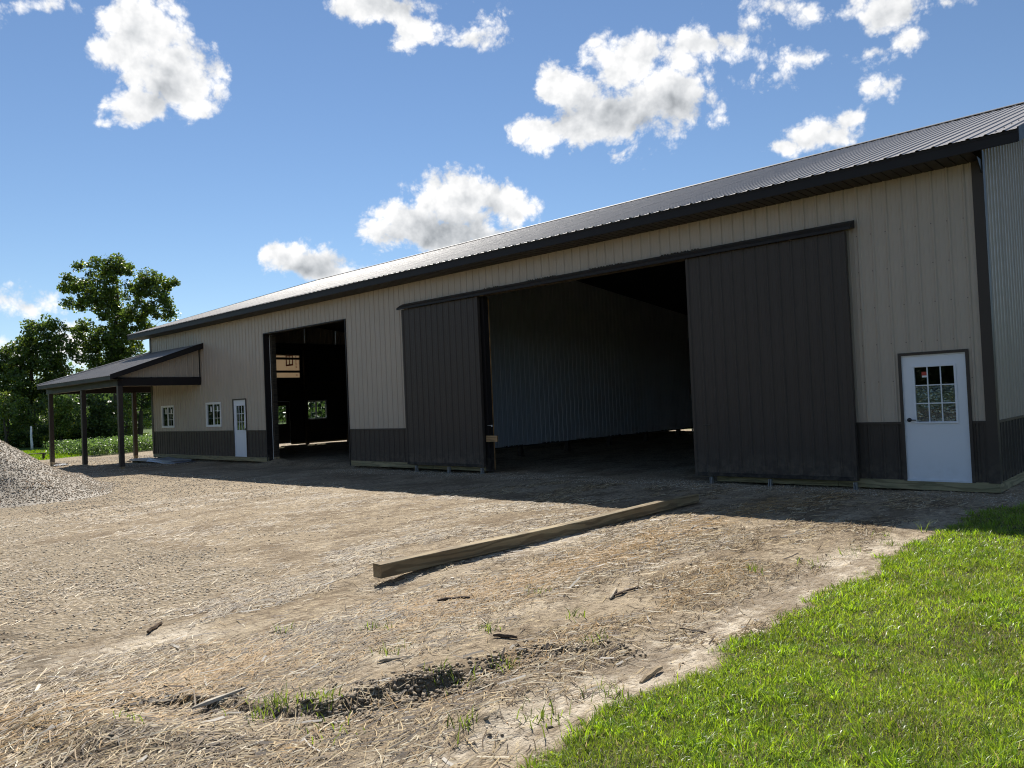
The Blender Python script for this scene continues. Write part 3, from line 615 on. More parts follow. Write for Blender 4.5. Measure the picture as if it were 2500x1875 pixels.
# ---- sliding doors
def sliding_door(x0,x1,pull):
    d=empty('sliding_door',((x0+x1)/2,-.15,-.03)); 
    m=MB().box(x0+.01,x1-.01,-.165,-.115,-.03,4.195); o=B(m,'sliding_door','brown_door_steel')
    bpy.data.objects.remove(d)
    o.name='sliding_door'
    def sub(mb,n,mat): q=mb.build(n,mat); q.parent=o; q.matrix_parent_inverse=Matrix.Identity(4); return q
    e=x0+.05
    pd=lambda u,h,z:(u,-.168-h,z)
    k=0
    while e+k*SHEET<x1-.05:
        a=e+k*SHEET; b=min(a+SHEET,x1-.05); sub(rib_sheet(a,b,x0+.05,.035,4.19,(),pd,lap=.001*(k%2)),'door_panel','brown_door_steel'); k+=1
    sub(MB().box(x0,x0+.055,-.194,-.10,-.03,4.195,.004),'edge_trim','brown_steel'); sub(MB().box(x1-.055,x1,-.194,-.10,-.03,4.195,.004),'edge_trim','brown_steel')
    sub(MB().box(x0+.056,x1-.056,-.190,-.10,-.035,.03,.003),'bottom_rail','dark_trim')
    sub(MB().box(pull-.07,pull+.07,-.215,-.19,.93,.945),'door_pull','black_metal')
    return o
sliding_door(-13.87,-10.90,-11.15); sliding_door(-5.06,-2.01,-4.75)
m=MB(); m.extrude([(-.022,4.375),(-.15,4.315),(-.255,4.245),(-.255,4.195),(-.24,4.195),(-.24,4.235),(-.06,4.235),(-.022,4.235)],'x',-14.0,-1.9); B(m,'track_cover','dark_trim')
bbox('door_header','framing_dark',BIG[0],BIG[1],.0,.05,4.20,4.40)
for x in (-13.5,-12.2,-10.98,-4.72,-3.55,-2.05):
    m=MB().box(x-.022,x-.012,-.215,-.13,-.25,-.055).box(x+.012,x+.022,-.215,-.13,-.25,-.055).box(x-.012,x+.012,-.15,-.13,-.25,-.07); B(m,'door_guide','galvanized')
bbox('jamb_post','dark_trim',-10.99,-10.845,-.03,.13,-.15,4.2); bbox('jamb_board','raw_lumber_v',-10.868,-10.838,.1305,.16,-.12,4.15)
bbox('jamb_post','dark_trim',BIG[1],BIG[1]+.14,.0,.13,-.15,4.2)
bbox('block_board','raw_lumber',-10.90,-10.52,-.075,-.035,.585,.735); 
m=MB().box(-10.86,-10.70,-.05,-.03,.98,.995).box(-10.72,-10.69,-.055,-.025,.955,1.0); B(m,'latch','galvanized')
# ---- porch wrapped round the left corner
PZ,PE,PY=4.30,3.09,-3.40
psl=(PZ-PE)/(-PY)
pp=lambda u,h,y:(u,y-.33*h,PZ+psl*y+.94*h); xc=-L_
wall('porch_roof_panel','roof_steel',pp,xc+PY,-26.17,-26.30,PY-.03,lambda x:-.03 if x>xc else -(xc-x)-.001,breaks=(xc,),rnd=True)
pq=lambda u,h,x:(x-.33*h+0,u,PZ+psl*(x-xc)+.94*h)
wall('porch_roof_panel','roof_steel',pq,PY,4.35,.1,xc+PY-.03,lambda y:xc-.03 if y>0 else xc+y-.001,breaks=(0,))
m=MB().tube([(xc,-.02,PZ+.03),(xc+PY,PY,PE+.03)],.035,6); B(m,'hip_cap','roof_steel')
bbox('porch_fascia','dark_trim',xc+PY,-26.19,PY,PY+.02,PE-.15,PE-.005); bbox('porch_fascia','dark_trim',xc+PY-.001,xc+PY+.02,PY+.021,4.33,PE-.15,PE-.005)
B(MB().extrude([(PY-.01,PE-.15),(0,PZ-.19),(0,PZ+.035),(PY-.01,PE+.035)],'x',-26.19,-26.165),'porch_rake_trim','dark_trim')
B(MB().extrude([(PY+.02,PE-.13),(-.03,PZ-.17),(-.03,PZ-.15),(PY+.02,PE-.11)],'x',-26.5,-26.191),'porch_rake_soffit','dark_trim')
quad('porch_soffit','dark_trim',[(xc+PY+.02,PY+.02,PE-.14),(-26.2,PY+.02,PE-.14),(-26.2,-2.94,PE-.14),(xc+PY+.02,-2.94,PE-.14)])
bbox('porch_beam','dark_trim',-34.50,-26.42,-3.08,-2.92,2.72,3.02,.004); bbox('porch_beam','dark_trim',-26.58,-26.425,-2.915,-.03,2.72,3.02,.004); bbox('porch_beam','dark_trim',-34.50,-34.34,-2.915,4.2,2.72,3.02,.004)
quad('porch_ceiling','framing_dark',[(-34.33,-2.9,3.0),(-26.6,-2.9,3.0),(-26.6,-.03,3.0),(-34.33,-.03,3.0)]); quad('porch_ceiling','framing_dark',[(-34.33,-.03,3.0),(xc-.03,-.03,3.0),(xc-.03,4.2,3.0),(-34.33,4.2,3.0)])
px_=lambda u,h,z:(-26.50+h,u,z)
wall('porch_siding_panel','tan_steel',px_,-3.05,-.03,-.06,3.03,lambda y:PZ+psl*y-.05)
wall('porch_siding_panel','tan_steel',lambda u,h,z:(u,4.2+h,z),-34.4,xc-.03,-34.3,3.03,lambda x:PZ+psl*(x-xc)-.05)
bbox('porch_corner_trim','dark_trim',-26.52,-26.475,-.06,-.026,3.02,PZ-.1)
for x,y in ((-34.20,-3.0),(-30.22,-3.0),(-26.46,-3.0),(-34.20,.42),(-34.20,4.0)):
    p=bbox('porch_post','brown_steel',x-.08,x+.08,y-.08,y+.08,-.165,2.722,.004)
    q=MB().box(x-.07,x+.07,y-.07,y+.07,-.8,-.166).build('post_base','post_wood'); q.parent=p; q.matrix_parent_inverse=Matrix.Identity(4)

# ------------------------------------------------------------------ loose things in the yard
def gz(x,y): return float(ground_z(np.array([x]),np.array([y]))[0])
def timber():
    a=np.array([-3.80,-8.78]); b=np.array([-3.67,-2.66]); Ln=float(np.linalg.norm(b-a)); ang=math.atan2(b[1]-a[1],b[0]-a[0])-math.pi/2
    m=MB(); n=24; h=.07; c=.006; prof=[(-h,-h+c),(-h+c,-h),(h-c,-h),(h,-h+c),(h,h-c),(h-c,h),(-h+c,h),(-h,h-c)]
    for i in range(n+1):
        t=i/n; sag=.014*math.sin(math.pi*t)*-1+.006*math.sin(9*t); tw=.02*t
        for x,z in prof: m.V.append((x*math.cos(tw)-z*math.sin(tw)+.012*math.sin(2.2*t*math.pi),Ln*t,z*math.cos(tw)+x*math.sin(tw)+sag))
    k=len(prof)
    for i in range(n):
        for j in range(k): m.F.append((i*k+j,i*k+(j+1)%k,(i+1)*k+(j+1)%k,(i+1)*k+j))
    m.F.append(tuple(range(k))); m.F.append(tuple(n*k+j for j in range(k))[::-1])
    z0=-.187+.07; z1=gz(*b)+.085
    o=m.build('timber','timber_wood'); o.location=(a[0],a[1],z0); o.rotation_euler=(math.atan2(z1-z0,Ln),0,ang)
    tag(o,'long square treated timber lying on the dirt in front of the big opening','timber'); return o
timber()

def scatter_stones(name,P,size,cols,parent=None,flat=.7):
    n=len(P); base=np.array([(1,0,0),(-1,0,0),(0,1,0),(0,-1,0),(0,0,1),(0,0,-1)],float)
    F0=np.array([(0,2,4),(2,1,4),(1,3,4),(3,0,4),(2,0,5),(1,2,5),(3,1,5),(0,3,5)])
    V=base[None]*(.65+.7*rng.random((n,6,1))); V=V+.25*(rng.random((n,6,3))-.5)
    sc=np.stack([.7+.6*rng.random(n),.7+.6*rng.random(n),flat*(.6+.6*rng.random(n))],-1)*size[:,None]*.5; V=V*sc[:,None]
    a=rng.random(n)*6.283; t=(rng.random(n)-.5)*1.2; ca,sa=np.cos(a),np.sin(a)
    y=V[...,1]*np.cos(t)[:,None]-V[...,2]*np.sin(t)[:,None]; z=V[...,1]*np.sin(t)[:,None]+V[...,2]*np.cos(t)[:,None]; x=V[...,0]
    V=np.stack([x*ca[:,None]-y*sa[:,None],x*sa[:,None]+y*ca[:,None],z],-1)+P[:,None]
    F=(F0[None]+6*np.arange(n)[:,None,None]).reshape(-1,3)
    return new_obj(name,mesh(name,V.reshape(-1,3),F,cols=np.repeat(cols,6,axis=0)),'stone',parent)
def stone_cols(n):
    b=rng.random(n)**1.3; c=np.stack([.36+.42*b,.31+.37*b,.235+.29*b],-1); w=rng.random(n)<.12; c[w]=c[w]*[1.1,.85,.65]; return c*.95
# gravel pile
PC=np.array([-20.9,-9.1])
def pile_h(x,y):
    r=np.hypot((x-PC[0])*.92,(y-PC[1])); a=np.arctan2(y-PC[1],x-PC[0]); R=4.05*(1+.10*np.sin(2*a+1)+.06*np.sin(5*a))
    q=np.clip(1-r/R,0,1); return (1.95+.25*np.sin(3*a))*q**1.25+.24*(fbm(x*1.1,y*1.1,61)-.5)*sst(q,0,.2)
def gravel_pile():
    n=90; xs=np.linspace(-5,5,n); X,Y=np.meshgrid(PC[0]+xs,PC[1]+xs); Hh=pile_h(X,Y); Z=ground_z(X,Y,False)-.06+Hh
    V=np.stack([X,Y,Z],-1).reshape(-1,3); i=np.arange(n-1)[:,None]*n; j=np.arange(n-1)[None]; F=np.stack([i+j,i+j+1,i+n+j+1,i+n+j],-1).reshape(-1,4)
    keep=(Hh.reshape(-1)[F].max(1)>.02); F=F[keep]
    cols=np.tile(np.array([[.30,.26,.205]]),(len(V),1))
    o=new_obj('gravel_pile',mesh('gravel_pile',V,F,True,cols),'stone'); tag(o,'heap of grey crushed gravel at the left edge of the yard','gravel pile')
    m=110000; a=rng.random((m,2))*10-5+PC; h=pile_h(a[:,0],a[:,1]); k=(h>.015)&(rng.random(m)<.25+.75*sst(h,.0,.2)); a=a[k]; h=h[k]
    P=np.column_stack([a,ground_z(a[:,0],a[:,1],False)-.06+h+.006]); st=scatter_stones('gravel_stones',P,.014+.028*rng.random(len(P))**1.6,stone_cols(len(P))*np.array([[.88,.86,.84]]),o); tag(st,kind='stuff')
gravel_pile()
def loose_gravel():
    parts=[]
    def area(x0,x1,y0,y1,n,smin,smax,mask):
        x=x0+(x1-x0)*rng.random(n); y=y0+(y1-y0)*rng.random(n); k=rng.random(n)<mask(x,y); parts.append((x[k],y[k],(smin+(smax-smin)*rng.random(n)**2)[k]))
    area(-7.5,-3.2,-13,-7.5,15000,.010,.034,lambda x,y:.9*gravel_mask(x,y)*sst(fbm(x*2,y*2,46),.25,.6))
    area(-17,-6,-12,-4,16000,.015,.035,lambda x,y:.6*gravel_mask(x,y)+.12)
    area(-26,-12,-9,-3,14000,.03,.05,lambda x,y:.25+.6*np.exp(-((x-PC[0])**2+(y-PC[1])**2)/34))
    area(-17,.6,-1.6,.25,16000,.012,.035,lambda x,y:gravel_mask(x,y))
    area(0,1.2,-1.2,4,2500,.012,.035,lambda x,y:.6*sst(-x,-.9,-.2))
    area(-3.5,.1,-12.4,-3,5000,.008,.022,lambda x,y:.35+0*x)
    area(-40,-26,-4,2.5,9000,.03,.055,lambda x,y:.7+0*x)
    x=np.concatenate([p[0] for p in parts]); y=np.concatenate([p[1] for p in parts]); s=np.concatenate([p[2] for p in parts])
    P=np.column_stack([x,y,ground_z(x,y)+s*.12]); o=scatter_stones('loose_gravel',P,s,stone_cols(len(x))*1.0,flat=.42); tag(o,'loose gravel stones scattered over the bare yard','gravel',kind='stuff')
loose_gravel()

def strips(name,P,ang,length,width,cols,mat,curve=.15,lift=.01,seg=2,tilt=None):
    # flat curved strips lying on the ground: straw, bark, stalks
    n=len(P); ts=np.linspace(-.5,.5,seg+1); cv=(rng.random(n)-.5)*2*curve; d=np.stack([np.cos(ang),np.sin(ang)],-1); nrm=np.stack([-d[:,1],d[:,0]],-1)
    V=np.zeros((n,seg+1,2,3)); tl=(rng.random(n)-.5)*2*(tilt if tilt is not None else .08)
    for i,t in enumerate(ts):
        c=P[:,:2]+d*(length*t)[:,None]+nrm*(cv*length*(1-4*t*t)*.5)[:,None]; z=ground_z(c[:,0],c[:,1])+lift*rng.random(n)*.7+.003+np.maximum(0,tl*(t+.5)*length)
        for k,s in enumerate((-.5,.5)):
            V[:,i,k,:2]=c+nrm*(width*s)[:,None]; V[:,i,k,2]=z+width*(.35 if k else -.1)
    F0=np.array([(2*i,2*i+1,2*i+3,2*i+2) for i in range(seg)]); m=2*(seg+1)
    F=(F0[None]+m*np.arange(n)[:,None,None]).reshape(-1,4)
    return new_obj(name,mesh(name,V.reshape(-1,3),F,cols=np.repeat(cols,m,axis=0)),mat)
def straw():
    X=[];Y=[];S=[]
    def area(x0,x1,y0,y1,n,s,mask):
        x=x0+(x1-x0)*rng.random(n); y=y0+(y1-y0)*rng.random(n); k=rng.random(n)<mask(x,y); X.append(x[k]);Y.append(y[k]);S.append(np.full(k.sum(),s))
    dens=lambda x,y:np.clip(-.02+1.1*sst(fbm(x*1.5,y*.8,71)+.35*(fbm(x*5,y*3,72)-.5),.45,.62)+.45*np.exp(-((x+2.45)/.5)**2)-.6*np.exp(-((x+3.55)/.3)**2)-.3*np.exp(-((x+.2)/.25)**2),0.03,1)*(1-lawn_mask(x,y))*(1-.6*gravel_mask(x,y))
    area(-4.6,.3,-12.8,-8.6,30000,1.0,dens); area(-5.5,.3,-8.6,-5.0,22000,1.15,dens); area(-9,.3,-5.0,-.6,22000,1.25,dens); area(-14,-5.5,-11,-3,34000,.95,lambda x,y:.6*dens(x,y)+.06); area(-7.5,-4.6,-12.8,-8.6,6000,1,lambda x,y:.5*dens(x,y)); wr=lambda x,y:np.clip(1.1*np.exp(-((x+2.5+.2*np.sin(y*.9))/.38)**2)*(.3+sst(fbm(x*1.2,y*.7,73),.35,.6))+.9*sst(-y,11.4,12.1)*sst(x,-2.6,-2)*sst(-x,.3,1),0,1)*(1-lawn_mask(x,y)); area(-3.6,-.2,-12.9,-8.4,34000,1.0,wr); area(-3.4,-1.6,-8.4,-5.5,12000,1.1,wr); area(-1.6,-.3,-9.3,-6.2,8000,1.0,lambda x,y:np.exp(-((x+.95)/.4)**2)*sst(fbm(x*1.6,y*.9,51),.35,.6))
    x=np.concatenate(X);y=np.concatenate(Y);s=np.concatenate(S); n=len(x); ORD=None
    ang=math.pi/2+rng.normal(0,.75,n); r=rng.random(n)
    c=np.where((r<.30)[:,None],[[.46,.37,.24]],np.where((r<.60)[:,None],[[.27,.195,.115]],np.where((r<.91)[:,None],[[.11,.078,.05]],[[.56,.51,.42]])))
    om=rng.random(n)<.75*np.clip(np.exp(-((x+2.45)/.45)**2)+.5*np.exp(-((x+1.0)/.35)**2)*sst(-y,6,7),0,1)*sst(fbm(x*1.6,y*.9,51),.3,.6)
    c=np.where(om[:,None],[[.38,.252,.118]],c)*np.array([[1.05,1,.86]])*(.6+.8*rng.random((n,1)))
    o=strips('straw_litter',np.column_stack([x,y]),ang,(.05+.13*rng.random(n)**2)*s,(.0032+.0035*rng.random(n))*s,c,'straw',lift=.014,tilt=.16); tag(o,'dry straw and needles strewn over the dirt','straw',kind='stuff')
    # coarser stalks and bark splinters
    n=2600; x=-4.2+4.3*rng.random(n); y=-12.7+9*rng.random(n); k=rng.random(n)<np.clip(dens(x,y)*.7+.5*np.exp(-((x-np.interp(y,FUR[:,1],FUR[:,0]))/.35)**2)*sst(-y,9,9.5),0,1)*(1-lawn_mask(x,y)); x=x[k];y=y[k];n=len(x)
    r=rng.random((n,1)); c=np.where(r<.28,[[.52,.47,.39]],np.where(r<.55,[[.24,.175,.11]],[[.09,.065,.045]]))*(.75+.4*rng.random((n,1)))
    o=strips('stalk_litter',np.column_stack([x,y]),math.pi/2-.35+rng.normal(0,.7,n),.05+.20*rng.random(n)**2,.006+.012*rng.random(n)**2,c,'straw',curve=.10,lift=.012,seg=2,tilt=.2); tag(o,'broken cornstalks and bark splinters on the dirt','stalks',kind='stuff')
straw()
def clods():
    n=4200; t=rng.random(n); y=-12.2+3.1*t; x=np.interp(y,FUR[:,1],FUR[:,0])+rng.normal(.03,.10,n); w=.45+.55*sst(fbm(y*1.5,y*0+8,13),.35,.5); k=rng.random(n)<w; x=x[k];y=y[k]
    for cx,cy,r in ((-1.85,-12.05,.22),(-2.3,-12.15,.25),(-1.5,-11.75,.2),(-.35,-10.6,.2),(-1.05,-6.95,.3)): x=np.append(x,rng.normal(cx,r*.7,26)); y=np.append(y,rng.normal(cy,r*.7,26))
    n=len(x); s=.010+.04*rng.random(n)**2.6; b=rng.random((n,1)); c=np.array([[.14,.108,.07]])*(1-b)+np.array([[.40,.32,.22]])*b
    o=scatter_stones('dirt_clods',np.column_stack([x,y,ground_z(x,y)+s*.15]),s,c); tag(o,'dark earth clods along the torn-up wheel rut','dirt clods',kind='stuff')
clods()

def blades(name,P,h,w,lean_dir,lean,cols,mat,seg=2,label=None,cat=None,kind=None):
    n=len(P); d=np.stack([np.cos(lean_dir),np.sin(lean_dir)],-1); pa=lean_dir+math.pi/2+(rng.random(n)-.5)*2.2; pd=np.stack([np.cos(pa),np.sin(pa)],-1)
    V=np.zeros((n,2*seg+1,3))
    for i in range(seg+1):
        t=i/seg; c=P.copy(); c[:,:2]+=d*(lean*h*(t**1.6))[:,None]; c[:,2]+=h*np.sqrt(np.maximum(.05,1-np.minimum(lean,.95)**2*t))*t
        ww=w*(1-t*.35)*.5
        if i<seg:
            V[:,2*i]=c; V[:,2*i,:2]-=pd*ww[:,None]; V[:,2*i+1]=c; V[:,2*i+1,:2]+=pd*ww[:,None]
        else: V[:,2*i]=c
    m=2*seg+1; F=[]
    for i in range(seg-1): F+=[(2*i,2*i+1,2*i+3),(2*i,2*i+3,2*i+2)]
    F+=[(2*seg-2,2*seg-1,2*seg)]
    F=(np.array(F)[None]+m*np.arange(n)[:,None,None]).reshape(-1,3)
    sh=np.tile(np.array([.55]+[.6]+[1]*(m-2))[None,:,None],(n,1,1))
    C=(cols[:,None,:]*(sh*0+1)).reshape(-1,3)
    o=new_obj(name,mesh(name,V.reshape(-1,3),F,cols=C),mat); tag(o,label,cat,kind=kind); return o
def grass():
    PX=[];HX=[];WX=[];CX=[];LX=[]
    def pop(x0,x1,y0,y1,n,hm,hv,wm,wv,mask,col,lean):
        x=x0+(x1-x0)*rng.random(n); y=y0+(y1-y0)*rng.random(n); k=rng.random(n)<mask(x,y); x=x[k];y=y[k];n=len(x)
        cl=fbm(x*3.5,y*3.5,81); h=(hm+hv*rng.random(n))*(.25+.75*cl); dry=rng.random(n)<.10
        c=np.array(col)[None]*(.55+.8*rng.random((n,1)))*(.7+.6*sst(fbm(x*2.2,y*2.2,82),.25,.75))[:,None]; yl=rng.random((n,1))*.35; c=c*(1-yl)+np.array([[.24,.30,.05]])*yl; c[dry]=np.array([.30,.25,.13])*(.6+.6*rng.random((dry.sum(),1)))
        PX.append(np.column_stack([x,y,ground_z(x,y)-.005])); HX.append(h); WX.append(wm+wv*rng.random(n)); CX.append(c); LX.append(lean*(.4+rng.random(n)))
    lm=lambda x,y:lawn_mask(x,y)
    coarse=lambda x,y:lawn_mask(x,y)*np.clip(.25+.75*np.exp(-np.maximum(x-.1,0)/.7)+.7*(sst(fbm(x*1.6,y*1.6,84),.5,.65)),0,1)
    pop(-.1,2.3,-11.6,-8.2,100000,.035,.055,.0022,.0016,lm,(.17,.245,.030),.75)
    pop(-.1,2.3,-11.6,-8.2,9000,.05,.07,.0055,.004,coarse,(.17,.245,.030),.85)
    pop(-.1,2.6,-8.2,-4.5,70000,.04,.055,.003,.002,lm,(.17,.245,.030),.7)
    pop(-.1,2.6,-8.2,-4.5,9000,.05,.075,.0065,.004,coarse,(.17,.245,.030),.8)
    pop(-.1,3.0,-4.5,-.6,34000,.045,.06,.0045,.003,lm,(.17,.245,.030),.7)
    pop(2.3,4.6,-11.8,-.6,30000,.045,.05,.006,.003,lm,(.17,.245,.030),.7)
    pop(.4,3.6,-13.2,-11.6,8000,.045,.05,.006,.003,lm,(.17,.245,.030),.7)
    pop(.6,4.6,-.6,9,8000,.05,.05,.008,.004,lm,(.17,.245,.030),.7)
    def tufts(x0,x1,y0,y1,n,k,r,hm,wm,col):
        x=x0+(x1-x0)*rng.random(n); y=y0+(y1-y0)*rng.random(n); q=rng.random(n)<lawn_mask(x,y)*np.clip(.15+sst(fbm(x*1.4,y*1.4,84),.42,.62)+.5*np.exp(-np.maximum(x-.15,0)/.4),0,1); x=x[q];y=y[q]; n=len(x)
        a=rng.random(n*k)*6.283; rr=r*np.sqrt(rng.random(n*k)); X=np.repeat(x,k)+rr*np.cos(a); Y=np.repeat(y,k)+rr*np.sin(a); m=n*k
        c=np.array(col)[None]*np.repeat(.55+.7*rng.random((n,1)),k,axis=0)*(.7+.6*rng.random((m,1)))
        TX.append((np.column_stack([X,Y,ground_z(X,Y)-.004]),hm*(.6+.8*rng.random(m))*np.repeat(.7+.6*rng.random(n),k),wm*(.6+.8*rng.random(m)),a+rng.normal(0,.5,m),.35+.75*rng.random(m),c))
    TX=[]
    tufts(-.1,2.3,-11.6,-8.2,900,24,.06,.062,.006,(.185,.288,.036)); tufts(-.1,2.6,-8.2,-4.5,950,22,.065,.066,.007,(.185,.288,.036)); tufts(-.1,3.,-4.5,-.8,420,18,.06,.08,.008,(.185,.288,.036))
    P=np.concatenate(PX); n=len(P)
    blades('lawn_tufts',*[np.concatenate([t[i] for t in TX]) for i in range(6)],'grass_blade',label='coarse clumps of broad-bladed grass in the lawn',cat='grass',kind='stuff')
    blades('lawn_grass',P,np.concatenate(HX),np.concatenate(WX),rng.random(n)*6.283,np.concatenate(LX),np.concatenate(CX),'grass_blade',label='bright green lawn grass along the right edge of the dirt',cat='grass',kind='stuff')
    # weeds that push through the dirt
    cs=[(-1.55,-11.25,.14,90),(-1.35,-11.05,.12,60),(-1.05,-10.3,.14,40),(-.95,-9.9,.1,30),(-2.3,-9.9,.1,30),(-1.8,-10.2,.12,25),(-1.6,-9.4,.1,22),(-.75,-6.7,.1,26),(-.45,-6.1,.14,24),(-.35,-5.4,.16,22),(-.15,-4.7,.12,18),(-.2,-10.4,.15,40),(-.45,-10.75,.1,26),(-.1,-9.9,.12,30),(-1.25,-8.75,.1,20),(-2.0,-8.4,.1,16),(-.05,-3.75,.06,9),(-.35,-4.2,.1,12),(-2.9,-10.4,.08,14),(-1.9,-11.9,.1,14),(-.7,-9.2,.1,16),(-1.0,-11.2,.15,30)]
    pts=[];nb=[]
    for x,y,r,k in cs:
        for _ in range(k): pts.append((x+random.gauss(0,r*.55),y+random.gauss(0,r*.55)))
    a=np.array(pts); n=len(a); tall=np.where((abs(a[:,0]+.05)<.2)&(abs(a[:,1]+3.75)<.3),.22,.09)
    blades('weeds',np.column_stack([a,ground_z(a[:,0],a[:,1])-.004]),tall*(.5+.9*rng.random(n)),.004+.006*rng.random(n),rng.random(n)*6.283,.3+.6*rng.random(n),np.array([[.12,.17,.03]])*(.6+.7*rng.random((n,1))),'grass_blade',label='sparse green weeds sprouting from the dirt',cat='weeds',kind='stuff')
    # lawn far off behind the porch
    n=26000; x=-62+22*rng.random(n); y=-9+16*rng.random(n); k=(rng.random(n)<lawn_mask(x,y))&(x+.62*y<-43); x=x[k];y=y[k];n=len(x)
    blades('far_lawn_grass',np.column_stack([x,y,ground_z(x,y)]),.06+.06*rng.random(n),.03+.03*rng.random(n),rng.random(n)*6.283,.5+0*x,np.array([[.12,.20,.02]])*(.7+.5*rng.random((n,1))),'grass_blade',seg=1,label='mown lawn beyond the gravel pad behind the porch',cat='grass',kind='stuff')
grass()

def stick(name,label,x,y,ang,ln,r,col,bend=.06,group=None):
    z=gz(x,y)+r*.6; m=MB(); pts=[];rr=[]; k1,k2=random.uniform(-.03,.03),random.uniform(-.02,.02)
    for i in range(5):
        t=i/4-.5; off=ln*(k1*(t*t*4-1)+k2*(1 if i%2 else -1)); pts.append((math.cos(ang)*ln*t-math.sin(ang)*off,math.sin(ang)*ln*t+math.cos(ang)*off,r*.3*(i%2))); rr.append(r*random.uniform(.55,1.0)*(.75 if i in(0,4) else 1))
    m.tube(pts,rr,5); o=m.build(name,None,smooth=False); me=o.data; a=me.color_attributes.new('Col','FLOAT_COLOR','POINT')
    for d in a.data: k_=random.uniform(.7,1.25); d.color=(*[c*k_ for c in col],1)
    me.materials.append(MAT['bark']); o.location=(x,y,z); tag(o,label,'stick',group); return o
def px_stick(u0,v0,u1,v1,r,col,label):
    a=on_z(u0,v0,-.19); b=on_z(u1,v1,-.19); c=(a+b)/2; d=b-a; stick('stick',label,c[0],c[1],math.atan2(d[1],d[0]),float(np.hypot(d[0],d[1])),r,col,group='sticks lying on the dirt')
px_stick(1565,1670,1615,1632,.022,(.40,.31,.20),'thick pale split stick at the very edge of the lawn')
px_stick(1068,1470,1148,1462,.02,(.10,.07,.05),'short dark stick on orange straw below the timber')
px_stick(1205,1560,1262,1565,.018,(.09,.065,.045),'short blackish stick on bare soil above the torn rut')
px_stick(1500,1458,1560,1437,.014,(.10,.07,.05),'thin dark twig beside a pale chip right of the timber')
px_stick(1490,1465,1505,1440,.018,(.45,.38,.28),'short pale wood chip beside a thin dark twig')
px_stick(920,1622,1005,1610,.015,(.42,.36,.27),'long pale cornstalk lying left of the torn rut')
px_stick(360,1545,392,1524,.022,(.13,.09,.06),'stubby brown stick on the pale wheel track at left')
px_stick(470,1740,600,1690,.017,(.46,.41,.33),'long bleached cornstalk near the bottom left weeds')
px_stick(1712,1293,1753,1295,.012,(.12,.085,.06),'small dark stick just past the shadow edge near the timber end')
px_stick(1650,1530,1725,1540,.013,(.14,.10,.07),'slim brown stick next to the lawn edge')
def stack():
    root=empty('panel_stack',(-29.4,-.42,gz(-29.4,-.4))); tag(root,'low stack of grey steel sheets under crumpled plastic by the porch wall','panel stack')
    z=gz(-29.4,-.4)
    def P(mb,n,mat): o=mb.build(n,mat); o.parent=root; o.matrix_parent_inverse=Matrix.Translation(-Vector(root.location)); return o
    for x in (-31.2,-29.4,-27.7): P(MB().box(x-.05,x+.05,-.85,-.06,z-.06,z+.07),'block','post_wood')
    for i in range(4): P(MB().box(-31.55+.03*i,-27.5+.05*i,-.88+.01*(i%2),-.05-.01*i,z+.0705+i*.017,z+.0870+i*.017),'sheet','liner_steel' if i%2 else 'galvanized')
    m=MB(); n=20
    for i in range(n+1):
        for j in range(9):
            u=i/n;v=j/8; m.V.append((-29.6+2.5*u,-.93+.9*v,z+.15+.05*float(fbm(np.array(u*7.),np.array(v*4.),9,3))+(-.10 if j in(0,) else 0)-.12*u*u))
    for i in range(n):
        for j in range(8): k=i*9+j; m.F.append((k,k+9,k+10,k+1))
    P(m,'plastic_sheet','plastic_sheet')
stack()
def scraps():
    for (u,v,w,h,mat,lab,cat) in ((155,1137,.7,.25,'sticker_white','crumpled white plastic scrap on the gravel beside the leftmost porch post','plastic scrap'),(140,1139,.55,.2,'sticker_white','flat white plastic scrap nearest the gravel heap','plastic scrap')):
        c=on_z(u,v,-.36); m=MB(); n=8
        for i in range(n+1):
            for j in range(n+1): q=(i/n-.5)*w,(j/n-.5)*h; m.V.append((c[0]+q[0],c[1]+q[1]+.05*math.sin(i),gz(c[0],c[1])+.03+.05*random.random()))
        for i in range(n):
            for j in range(n): k=i*(n+1)+j; m.F.append((k,k+n+1,k+n+2,k+1))
        tag(m.build('plastic_scrap',mat),lab,cat)
    c=on_z(150,1133,-.36); z=gz(c[0],c[1]); tag(MB().box(c[0]-.7,c[0]+.6,c[1]-.1,c[1]+.1,z-.02,z+.05,.005).build('board','dark_board'),'dark board lying behind the leftmost porch post','board')
    for (cx,cy,l,a) in ((-33.2,-.15,1.2,-.5),):
        z=gz(cx,cy); o=MB().box(-l/2,l/2,-.07,.07,-.0,.05,.005).build('board','dark_board'); o.location=(cx,cy,z); o.rotation_euler[2]=a; tag(o,'short dark board on the ground at the rear porch post','board')
scraps()
def bench():
    a=on_z(64,1124,-.42); b=on_z(106,1121,-.42); c=(a+b)/2; d=(b-a); ang=math.atan2(d[1],d[0]); z=gz(c[0],c[1])
    root=empty('low_bench',(c[0],c[1],z),ang); tag(root,'low dark plank bench on the lawn behind the gravel heap','bench')
    MB().box(-.62,.52,-.13,.13,.30,.345,.006).build('seat','dark_board',root)
    for x in (-.40,.40): MB().box(x-.04,x+.04,-.11,.11,-.05,.30).build('leg','dark_board',root)
bench()
def white_post():
    a=on_z(78,1097,-.42); m=MB(); m.tube([(0,0,-.1),(.02,0,.4),(-.10,0,.9),(-.14,.02,1.75)],[.085,.085,.075,.06],8); o=m.build('white_post','sticker_white',smooth=True); o.location=(a[0],a[1],gz(a[0],a[1])); tag(o,'slim leaning white post in front of the shrubs at left','post')
white_post()
